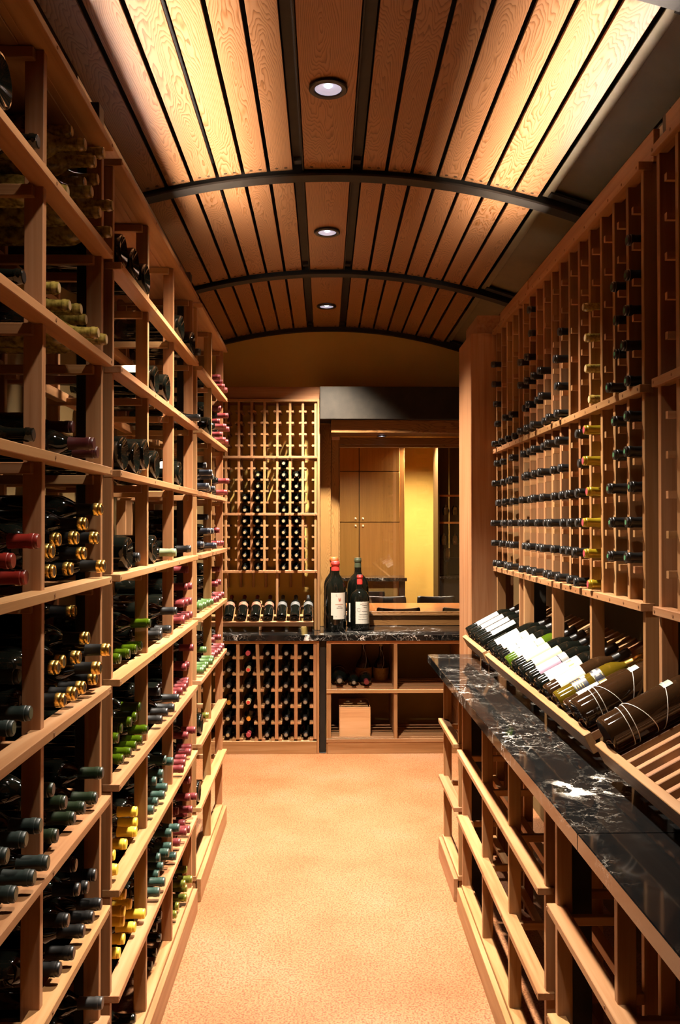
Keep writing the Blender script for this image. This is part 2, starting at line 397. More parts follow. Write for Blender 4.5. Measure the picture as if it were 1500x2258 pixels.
def screw(px, py, pz, a, r=0.0075):
    b = len(scr_v); n = 8; c, s = math.cos(a), math.sin(a)
    for rr, d in ((r, 0.0005), (r, -0.0012), (r*0.4, -0.0003)):
        for k in range(n):
            t = 2*math.pi*k/n; lx, ly = rr*math.cos(t), rr*math.sin(t)
            scr_v.append((px+lx*c+d*s, py+ly, pz-lx*s+d*c))
    for j in range(2):
        for k in range(n):
            scr_f.append((b+j*n+k, b+j*n+(k+1) % n, b+(j+1)*n+(k+1) % n, b+(j+1)*n+k))
    scr_f.append(tuple(b+2*n+k for k in range(n)))
for (y0, y1) in BAYS:
    for (x0, x1) in planks:
        on_arch('plank', x0, x1, y0, y1, PLK, 0.018, 'oak', ceil)
        wq = (x1-x0)
        for fx in (0.3, 0.7) if wq < 0.15 else (0.16, 0.84):
            for ye in (y0+0.03, y1-0.03):
                px, pz, a = arc(x0+wq*fx, PLK); screw(px, ye, pz, a)
    for (x0, x1, sgn) in ((-0.143, -0.092, 1), (0.114, 0.166, -1)):
        on_arch('purlin', x0+0.003, x1-0.003, y0, y1, PLK+0.030, 0.006, 'steel', ceil)
        e = x1-0.008 if sgn > 0 else x0+0.002
        on_arch('purlin_lip', e, e+0.006, y0, y1, PLK-0.004, 0.036, 'steel', ceil)
        for ye in (y0+0.05, y1-0.05): on_arch('bracket', x0+0.008, x1-0.010, ye-0.02, ye+0.02, PLK+0.012, 0.018, 'steel', ceil)
    on_arch('steel_panel', 1.000, 1.165, y0+0.03, y1-0.03, PLK+0.030, 0.004, 'panel', ceil)
    on_arch('edge_bar', 0.963, 1.000, y0, y1, PLK+0.012, 0.010, 'panel', ceil)
    on_arch('edge_bar', 1.165, 1.205, y0, y1, PLK+0.004, 0.010, 'panel', ceil)
    on_arch('edge_bar', 1.207, 1.240, y0, y1, PLK-0.020, 0.012, 'steel', ceil)
    for ye in (y0+0.045, y1-0.045):
        on_arch('bracket', 0.985, 1.19, ye-0.025, ye+0.025, PLK+0.002, 0.012, 'steel', ceil)
    on_arch('edge_bar', -0.946, -0.925, y0, y1, PLK+0.004, 0.010, 'panel', ceil)
o = mesh_obj('plank_screws', scr_v, scr_f, 'screw', ceil, -ceil.location); o['kind'] = 'stuff'

# ------------------------------------------------------------------ recessed downlights
RING = lathe_mesh('trim_ring', [(0.0485, 0.010), (0.0485, 0.0), (0.052, -0.004), (0.066, -0.005), (0.0705, -0.002), (0.0705, 0.004), (0.0485, 0.010)], 'trim', 40)
CUP = lathe_mesh('reflector', [(0.0485, 0.001), (0.043, 0.0022), (0.024, 0.0032), (0.0, 0.0036)], 'lens', 32)
BULB = lathe_mesh('bulb', [(0.0, -0.003), (0.010, -0.002), (0.014, 0.001), (0.014, 0.003)], 'bulb', 20)
def downlight(x, y, z, label, watts, size=94, blend=1.0, scale=1.0, rad=0.04):
    r = tag(empty('downlight', (x, y, z)), label, 'downlight', 'recessed ceiling downlights')
    for n, m in (('trim_ring', RING), ('reflector', CUP)):
        o = link(bpy.data.objects.new(n, m), r); o.scale = (scale,)*3
    o = link(bpy.data.objects.new('bulb', BULB), r, (0.0, -0.020*scale, 0.0)); o.scale = (scale,)*3
    if watts:
        L = bpy.data.lights.new('downlight_beam', 'SPOT'); L.energy = watts; L.color = WARM
        L.spot_size = math.radians(size); L.spot_blend = blend; L.shadow_soft_size = rad
        link(bpy.data.objects.new('downlight_beam', L), r, (0, 0, -0.016))
    return r
LZ = arc(0.011, PLK)[1]-0.0105
for y, txt in ((1.56, 'round black-rimmed downlight in the centre plank of the nearest ceiling bay, overhead'),
               (3.10, 'largest round black-rimmed downlight in the centre plank, nearest of the three'),
               (4.636, 'middle round black-rimmed downlight in the centre ceiling plank'),
               (6.22, 'smallest round black-rimmed downlight in the centre plank near the arched wall')):
    downlight(0.011, y, LZ, txt, DOWN_W*(0.15 if y < 2 else 1.0))

# two shielded strip uplights lie on the rack tops, hidden by the fascias, and wash the planks
def cove_light(x, y0, y1, z, aim, bx, bz, label):
    yc = (y0+y1)/2
    r = tag(empty('cove_light', (x, yc, z)), label, 'cove light', 'strip uplights on the rack tops')
    d = (Vector((aim[0], yc, aim[1]))-Vector((x, yc, z))).normalized(); s = 1 if d.x > 0 else -1
    link(bpy.data.objects.new('housing', box_mesh(0.05, y1-y0+0.04, 0.030, 'trim')), r, (-s*0.012, 0, -0.035))
    link(bpy.data.objects.new('back_shield', box_mesh(0.004, y1-y0+0.04, 0.07, 'trim', 0)), r, (-s*0.036, 0, 0.016))
    link(bpy.data.objects.new('hood', box_mesh(0.050, y1-y0+0.04, 0.003, 'trim', 0)), r, (-s*0.010, 0, 0.052))
    link(bpy.data.objects.new('front_shield', box_mesh(0.006, y1-y0+0.04, bz-2.702, 'trim', 0)), r, (bx-x, 0, (bz+2.702)/2-z))
    for e in (-1, 1): link(bpy.data.objects.new('bracket', box_mesh(0.05, 0.012, z-0.050-2.7015, 'trim', 0)), r, (-s*0.012, e*(y1-y0)*0.45, (z-0.050+2.7015)/2-z))
    o = link(bpy.data.objects.new('diffuser', box_mesh(0.029, y1-y0, 0.004, 'paper', 0)), r)
    L = bpy.data.lights.new('cove_beam', 'AREA'); L.shape = 'RECTANGLE'; L.energy = UP_W; L.color = (1.0, 0.86, 0.75)
    L.size = 0.030; L.size_y = y1-y0; L.spread = math.radians(UP_SPREAD)
    b = link(bpy.data.objects.new('cove_beam', L), r)
    zax = -d; yax = Vector((0, 1, 0)); xax = yax.cross(zax)
    b.matrix_basis = Matrix(((xax.x, yax.x, zax.x, 0), (xax.y, yax.y, zax.y, 0), (xax.z, yax.z, zax.z, 0), (0, 0, 0, 1)))
    o.matrix_basis = Matrix.Translation(-d*0.006) @ b.matrix_basis
cove_light(-0.715, 2.25, 4.05, 2.800, (-0.38, 3.25), -0.645, 2.868, 'slim black strip uplight lying on top of the left racks')
cove_light(1.040, 2.25, 4.05, 2.790, (0.69, 3.24), 0.975, 2.856, 'slim black strip uplight lying on top of the right wall racks')

# ------------------------------------------------------------------ bin racks along the aisle
ZK = lambda k: 0.413+0.286*k
def plugs(parent, pts, nrm, r=0.004, name='screw_plugs'):
    V, F = [], []
    nx, ny = nrm
    for (x, y, z) in pts:
        b = len(V); n = 7
        for d in (0.0, 0.0012):
            for k in range(n):
                t = 2*math.pi*k/n
                V.append((x+nx*d-ny*r*math.cos(t), y+ny*d+nx*r*math.cos(t), z+r*math.sin(t)))
        for k in range(n): F.append((b+k, b+(k+1) % n, b+n+(k+1) % n, b+n+k))
        F.append(tuple(b+n+k for k in range(n)))
    o = mesh_obj(name, V, F, 'plug', parent, -parent.location); o['kind'] = 'stuff'
def bin_rack(side, front, posts, y0, y1, nlev, ztop, label, deep=0.86, top=True):
    S = lambda a, b: (side*a, side*b) if side > 0 else (side*b, side*a)
    root = tag(empty('wine_rack', (side*(front+0.15), (y0+y1)/2, 0)), label, 'wine rack', 'bin racks along the aisle')
    pl = []
    for k in range(nlev):
        z = ZK(k)
        x0, x1 = S(front, front+(0.047 if not (top and k == nlev-1) else 0.068)); box('rail', x0, x1, y0, y1, z-0.010, z+0.010, 'cedar', root)
        x0, x1 = S(deep-0.015, deep+0.017); box('rear_rail', x0, x1, y0+0.002, y1-0.002, z-0.0265, z-0.0065+0.010, 'cedar', root)
        for p in posts: pl.append((side*(front-0.0002), p+0.010, z))
    for i, p in enumerate(posts):
        x0, x1 = S(front+0.0245, front+0.0645); box('post', x0, x1, p, p+0.021, 0.0, ztop, 'cedar', root)
        x0, x1 = S(deep+0.0175, deep+0.0575); box('rear_post', x0, x1, p, p+0.021, 0.0, ztop, 'cedar', root)
        ya = p-0.0185 if i else p+0.0215
        for k in range(nlev):
            z = ZK(k); x0, x1 = S(front+0.041, deep+0.05); box('cross_bar', x0, x1, ya, ya+0.018, z-0.036, z-0.012, 'cedar', root)
    x0, x1 = S(front, front+0.020); box('toe_kick', x0, x1, y0, y1, 0.0, 0.103, 'cedar', root)
    x0, x1 = S(front+0.0205, front+0.068); box('base_rail', x0, x1, y0, y1, 0.093, 0.115, 'cedar', root)
    x0, x1 = S(deep-0.015, deep+0.017); box('base_rail', x0, x1, y0, y1, 0.088, 0.1085, 'cedar', root)
    if top:
        x0, x1 = S(front+0.05, front+0.07); box('fascia', x0, x1, y0, y1, ztop+0.0005, 2.795, 'cedar', root)
        x0, x1 = S(front+0.0705, 0.945); box('lamp_screen', x0, x1, y0, y1, ztop+0.0005, ztop+0.0105, 'cedar', root)  # board added to screen the strip lamp from below
    plugs(root, pl, (-side, 0))
    return root
PA = [0.86, 1.325, 1.788, 2.253]; PB = [2.37, 2.842, 3.318, 3.80]; PC = [3.925, 4.432, 4.922]
bin_rack(-1, 0.560, PA, 0.855, 2.277, 9, 2.69, 'tall cedar bin rack on the left, nearest, holding the gold-capped bottles')
bin_rack(-1, 0.560, PB, 2.368, 3.823, 9, 2.69, 'tall cedar bin rack on the left, middle one, holding yellow- and teal-capped bottles')
bin_rack(-1, 0.560, PC, 3.922, 4.945, 9, 2.69, 'tall cedar bin rack on the left, farthest, beside the back wall rack')
bin_rack(1, 0.582, PA, 0.855, 2.268, 2, 0.985, 'low empty cedar bin rack under the marble counter, nearest the viewer', top=False)
bin_rack(1, 0.582, PB, 2.362, 3.812, 2, 0.985, 'low empty cedar bin rack under the marble counter, middle of three', top=False)
bin_rack(1, 0.582, [3.912, 4.400], 3.905, 4.430, 2, 0.985, 'short low cedar rack under the far end of the marble counter', top=False)
for (x0, x1, y0) in ((-0.66, -0.602, 2.291), (-0.66, -0.602, 3.842), (0.93, 0.99, 2.293), (0.93, 0.99, 3.842), (0.65, 0.71, 2.293), (0.65, 0.71, 3.842)):
    zt = 0.985 if 0.6 < x0 < 0.9 else 2.83
    o = box('steel_column', x0, x1, y0, y0+0.05, 0.0 if x0 < 0.9 else 1.031, zt, 'steel', None, 0.002)
    where = 'left racks' if x0 < 0 else ('right wall racks' if x0 > 0.9 else 'low racks under the counter')
    tag(o, 'thin blackened steel post in the %s gap between the %s' % ('nearer' if y0 < 3 else 'farther', where), 'post', 'steel posts between racks')

# ------------------------------------------------------------------ right counter, wall racks and display shelf
cnt = tag(empty('counter', (0.9, 2.5, 0.99)), 'long black veined marble counter along the right side', 'counter')
def slab(y0, y1, xf0, xf1, xb, z0, z1, parent):
    V = [(xf0, y0, z0), (xb, y0, z0), (xb, y1, z0), (xf1, y1, z0), (xf0, y0, z1), (xb, y0, z1), (xb, y1, z1), (xf1, y1, z1)]
    c = parent.location
    bm = bmesh.new(); vs = [bm.verts.new(Vector(v)-c) for v in V]
    for f in ((0, 3, 2, 1), (4, 5, 6, 7), (0, 1, 5, 4), (1, 2, 6, 5), (2, 3, 7, 6), (3, 0, 4, 7)): bm.faces.new([vs[i] for i in f])
    bmesh.ops.bevel(bm, geom=bm.edges[:], offset=0.002, segments=2, affect='EDGES')
    me = bpy.data.meshes.new('slab'); bm.to_mesh(me); bm.free(); me.materials.append(M['marble'])
    return link(bpy.data.objects.new('slab', me), parent)
slab(0.60, 1.8795, 0.557, 0.5505, 1.249, 0.990, 1.030, cnt)
slab(1.8805, 4.464, 0.5505, 0.531, 1.249, 0.990, 1.030, cnt)

RX = 0.870
ZR = [1.4746, 2.0800, 2.7000]
def wall_rack(y0, y1, p0, pitch, ncol, long_posts, label):
    root = tag(empty('wall_rack', (1.0, (y0+y1)/2, 1.4)), label, 'wine rack', 'column racks above the marble counter')
    pl = []
    for z in ZR:
        box('rail', RX, RX+0.040, y0, y1, z-0.0115, z+0.0115, 'cedar', root)
        box('rear_rail', 1.13, 1.16, y0, y1, z-0.0115, z+0.0085, 'cedar', root)
    box('fascia', 0.912, 0.930, y0, y1, ZR[2]+0.012, 2.803, 'cedar', root)
    box('lamp_screen', 0.9305, 1.245, y0, y1, 2.7105-0.0195, 2.7105-0.0095, 'cedar', root)  # added board, keeps the strip lamp above out of sight
    for i in range(ncol+1):
        p = p0+pitch*i; zb = ZR[0]+0.0
        if i in long_posts: zb = 1.215 if i else 1.20
        box('post', RX+0.016, RX+0.060, p, p+0.0205, zb, ZR[2]+0.010, 'cedar', root)
        box('rear_post', 1.165, 1.205, p, p+0.0205, ZR[0], ZR[2]+0.010, 'cedar', root)
        for t in range(2):
            for r in range(1, 6):
                zs = ZR[t]+0.0115+r*0.1010-0.020
                if i < ncol: box('support', RX-0.005, 1.163, p+0.0207, p+0.0357, zs, zs+0.019, 'cedar', root, 0)
                if i > 0: box('support', 0.932, 1.163, p-0.0152, p-0.0002, zs, zs+0.019, 'cedar', root, 0)
        for z in ZR: pl.append((RX-0.0002, p+0.010, z))
    plugs(root, pl, (-1, 0), 0.0042)
    return root
PT = 0.1206
wall_rack(2.362, 3.835, 2.37, PT, 12, (0, 4, 8, 12), 'large cedar column rack of black-capped bottles on the right wall')
wall_rack(3.850, 4.455, 3.905, 0.1275, 4, (0, 4), 'narrow cedar column rack on the right wall beside the tall wood pillar')
wall_rack(0.860, 2.277, 2.2545-0.1206*11, 0.1206, 11, (3, 7, 11), 'empty cedar column rack at the right edge, nearest the viewer')
pil = tag(empty('cabinet_pillar', (0.84, 4.66, 0)), 'tall plain cedar pillar at the far end of the marble counter', 'pillar')
box('panel', 0.7587, 0.98, 4.466, 4.86, 0, 2.700, 'cedar', pil, 0.003)
box('cap', 0.800, 0.98, 4.50, 4.86, 2.7005, 2.802, 'cedar', pil, 0.002)

TILT = math.radians(28)
SX0, SZ0 = 0.738, 1.118     # start of the sloping bearers' upper face
def display_shelf(y0, y1, centres, label):
    root = tag(empty('display_shelf', (0.9, (y0+y1)/2, 1.03)), label, 'display shelf', 'sloping display shelves on the marble counter')
    c, s = math.cos(TILT), math.sin(TILT)
    def sloped(name, a, b, ya, yb, up0, up1, mat='cedar'):
        """board along the slope from a to b, up0..up1 measured from the bearing face"""
        mx, mz = (a+b)/2, (up0+up1)/2
        o = bpy.data.objects.new(name, box_mesh(b-a, yb-ya, up1-up0, mat))
        link(o, root, Vector((SX0+mx*c-mz*s, (ya+yb)/2, SZ0+mx*s+mz*c))-root.location)
        o.rotation_euler = (0, -TILT, 0)
        return o
    sloped('front_board', -0.022, 0.0, y0, y1, -0.040, 0.018)
    for yc in centres:
        for d in (-0.030, 0.030):
            sloped('bearer', 0.0005, 0.40, yc+d-0.0095, yc+d+0.0095, -0.024, 0.0)
    sloped('cross_rail', 0.07, 0.11, y0+0.004, y1-0.004, -0.046, -0.0245)
    sloped('cross_rail', 0.30, 0.34, y0+0.004, y1-0.004, -0.046, -0.0245)
    for ye in (y0+0.03, (y0+y1)/2, y1-0.06):
        xa = SX0+0.32*c; box('leg', xa-0.02, xa+0.02, ye, ye+0.03, 1.0302, SZ0+0.32*s-0.058, 'cedar', root)
        xa = SX0+0.09*c; box('leg', xa-0.02, xa+0.02, ye, ye+0.03, 1.0302, SZ0+0.09*s-0.054, 'cedar', root)
    return root
CA = [2.204-0.1206*i for i in range(11)]; CB = [2.441+PT*i for i in range(12)]; CC = [3.979+0.1275*i for i in range(4)]
display_shelf(0.87, 2.268, CA, 'sloping cedar display shelf at the right edge with bare bearers')
display_shelf(2.362, 3.835, CB, 'long sloping cedar display shelf full of labelled bottles on the counter')
display_shelf(3.895, 4.455, CC, 'short sloping cedar display shelf beside the pillar with four bottles')
# ------------------------------------------------------------------ bottles
BORD = [(0.0, 0.014), (0.012, 0.011), (0.026, 0.003), (0.031, 0.0), (0.0345, 0.001), (0.0365, 0.006), (0.0366, 0.012), (0.0366, 0.180), (0.0358, 0.195), (0.0330, 0.207), (0.0270, 0.220), (0.0200, 0.231), (0.0160, 0.242), (0.0145, 0.256), (0.0138, 0.284), (0.0152, 0.285), (0.0152, 0.292), (0.0140, 0.294), (0.0138, 0.2995), (0.0110, 0.3002), (0.0, 0.3002)]
def scaled(prof, sr, sz): return [(r*sr, z*sz) for r, z in prof]
def cap_prof(sr=1.0, sz=1.0):
    return scaled([(0.0163, 0.2420), (0.0151, 0.256), (0.0146, 0.280), (0.0160, 0.2835), (0.0161, 0.2925), (0.0150, 0.2940), (0.0152, 0.2955), (0.0152, 0.3005), (0.0140, 0.3025), (0.0, 0.3028)], sr, sz)
def tip_prof(sr=1.0, sz=1.0):
    return scaled([(0.0164, 0.2830), (0.0166, 0.2925), (0.0156, 0.2940), (0.0158, 0.2955), (0.0158, 0.3005), (0.0146, 0.3030), (0.0115, 0.3034), (0.0100, 0.3022), (0.0, 0.3022)], sr, sz)
def disc_prof(r, z): return [(r, z-0.0003), (r, z+0.0003), (0.0, z+0.0004)]
def mk_cap(name, col, rough=0.4, metal=0.0, coat=0.0): M[name] = plain(name, col, rough, metal, 0.5, coat)
mk_cap('cap_gold', (0.72, 0.46, 0.11), 0.25, 1.0)
mk_cap('cap_black', (0.007, 0.0065, 0.006), 0.35)
mk_cap('cap_charcoal', (0.010, 0.0095, 0.009), 0.42)
mk_cap('cap_grey', (0.026, 0.025, 0.024), 0.45)
mk_cap('cap_crimson', (0.125, 0.014, 0.015), 0.42)
mk_cap('cap_greenneck', (0.036, 0.062, 0.002), 0.10)
mk_cap('cap_red', (0.17, 0.012, 0.007), 0.35)
mk_cap('cap_darkred', (0.045, 0.006, 0.006), 0.4)
mk_cap('cap_yellow', (0.80, 0.55, 0.050), 0.45)
mk_cap('cap_teal', (0.022, 0.052, 0.038), 0.42)
mk_cap('cap_navy', (0.010, 0.013, 0.022), 0.38)
mk_cap('cap_freshgreen', (0.048, 0.10, 0.022), 0.42)
mk_cap('cap_paleg', (0.14, 0.17, 0.085), 0.55)
mk_cap('cap_lime', (0.19, 0.20, 0.03), 0.30, 0.6)
mk_cap('cap_darkgreen', (0.010, 0.017, 0.006), 0.35)
mk_cap('cap_blackgreen', (0.010, 0.017, 0.014), 0.45)
mk_cap('cap_yellowfoil', (0.30, 0.21, 0.010), 0.30, 0.4)
mk_cap('cap_pink', (0.36, 0.045, 0.055), 0.5)
mk_cap('cap_mint', (0.06, 0.20, 0.09), 0.5)
mk_cap('cap_silver', (0.24, 0.22, 0.17), 0.4, 0.3)
mk_cap('cap_white', (0.42, 0.31, 0.15), 0.5)
mk_cap('cap_bright', (0.62, 0.045, 0.035), 0.42)
mk_cap('cap_orange', (0.66, 0.13, 0.03), 0.42)
mk_cap('cap_olive', (0.045, 0.055, 0.028), 0.45)
# kind: (words, glass, sleeve material, tip material, disc material)
CAPS = {
 'gold': ('gold-capped', 'glass_black', 'cap_black', 'cap_gold', None),
 'bare': ('dusty amber-necked', 'glass_dusty', None, None, 'cork'),
 'darkglass': ('dark uncapped', 'glass_black', None, None, 'cap_charcoal'),
 'darkred': ('dark-red-capped', 'glass_black', 'cap_darkred', None, None),
 'red': ('red-waxed', 'glass_black', 'cap_red', None, None),
 'blackgreen': ('blackish-green-capped', 'glass_black', 'cap_blackgreen', None, 'cap_olive'),
 'darkgreen': ('dark green-necked', 'glass_black', 'cap_darkgreen', None, 'cap_grey'),
 'black': ('black-capped', 'glass_black', 'cap_black', None, 'cap_charcoal'),
 'grey': ('grey-capped', 'glass_black', 'cap_grey', None, None),
 'charcoal': ('charcoal-capped', 'glass_black', 'cap_charcoal', None, None),
 'crimson': ('crimson-capped', 'glass_black', 'cap_crimson', None, None),
 'green': ('green-necked', 'glass_black', 'cap_greenneck', None, 'cap_darkgreen'),
 'yellow': ('yellow-capped', 'glass_black', 'cap_yellow', None, None),
 'teal': ('teal-capped', 'glass_black', 'cap_teal', None, None),
 'navy': ('navy-capped', 'glass_black', 'cap_navy', None, 'cap_silver'),
 'freshgreen': ('bright-green-capped', 'glass_black', 'cap_freshgreen', None, None),
 'paleg': ('pale-green-capped', 'glass_black', 'cap_paleg', None, None),
 'limefoil': ('lime-foiled', 'glass_black', 'cap_lime', None, None),
 'yfoil': ('yellow-foiled', 'glass_dusty', 'cap_yellowfoil', None, 'cap_pink'),
 'mint': ('green-marked black-capped', 'glass_black', 'cap_black', None, 'cap_mint'),
 'blacksilver': ('black-capped', 'glass_black', 'cap_black', None, 'cap_grey'),
 'tan': ('tan-tipped', 'glass_black', 'cap_black', None, 'cap_white'),
 'silver': ('silver-tipped', 'glass_black', 'cap_black', None, 'cap_silver'),
 'whitered': ('white-capped', 'glass_black', 'cap_white', None, 'cap_bright'),
 'goldcap': ('gold-foiled', 'glass_brown', 'cap_gold', None, None),
 'pink': ('pink-capped', 'glass_black', 'cap_pink', None, None),
}
_bm = {}
def bottle_mesh(glass, sr=1.0, sz=1.0, seg=24):
    k = (glass, sr, sz, seg)
    if k not in _bm: _bm[k] = lathe_mesh('bottle_glass', scaled(BORD, sr, sz), glass, seg)
    return _bm[k]
def cap_mesh(fn, mat, sr=1.0, sz=1.0):
    k = (fn.__name__, mat, sr, sz)
    if k not in _bm: _bm[k] = lathe_mesh('capsule', fn(sr, sz), mat, 20)
    return _bm[k]
def dmesh(mat, r, z):
    k = ('disc', mat, r, z)
    if k not in _bm: _bm[k] = lathe_mesh('tip', disc_prof(r, z), mat, 16)
    return _bm[k]
def orient(o, pos, axis, upv):
    z = Vector(axis).normalized(); x = (Vector(upv)-z*Vector(upv).dot(z)).normalized(); y = z.cross(x)
    o.matrix_world = Matrix(((x.x, y.x, z.x, pos[0]), (x.y, y.y, z.y, pos[1]), (x.z, y.z, z.z, pos[2]), (0, 0, 0, 1)))
REST = []       # the bottles that show smallest in the photo, joined into one object at the end
def bottle(kind, base, axis, label, group=None, sr=1.0, sz=1.0, upv=(0, 0, 1), glass=None, seg=24, rest=False, name='wine_bottle', cat='wine bottle'):
    words, gl, sleeve, tip, disc = CAPS[kind]
    if rest:
        tmp = bpy.data.objects.new('tmp', None); orient(tmp, base, axis, upv); mw = tmp.matrix_basis.copy(); bpy.data.objects.remove(tmp)
        REST.append((bottle_mesh(glass or gl, sr, sz, 14), mw))
        if sleeve: REST.append((cap_mesh(cap_prof, sleeve, sr, sz), mw))
        if disc: REST.append((dmesh(disc, 0.0112*sr, 0.3032*sz if sleeve else 0.3006*sz), mw))
        return None
    o = bpy.data.objects.new(name, bottle_mesh(glass or gl, sr, sz, seg)); link(o)
    orient(o, base, axis, upv)
    tag(o, label, cat, group)
    c = None
    if sleeve: c = link(bpy.data.objects.new('capsule', cap_mesh(cap_prof, sleeve, sr, sz)), o)
    if tip: link(bpy.data.objects.new('capsule_tip', cap_mesh(tip_prof, tip, sr, sz)), c)
    if disc:
        zz = 0.3032*sz if sleeve else 0.3006*sz
        link(bpy.data.objects.new('capsule_top' if sleeve else 'cork', dmesh(disc, (0.0068 if disc == 'cap_mint' else 0.0112)*sr, zz)), c or o)
    return o
def patch(o, name, r, z0, z1, a0, a1, mat, parent=None, seg=14):
    me = lathe_mesh(name, [(r, z0), (r, z1)], mat, seg, a0, a1)
    return link(bpy.data.objects.new(name, me), parent or o)

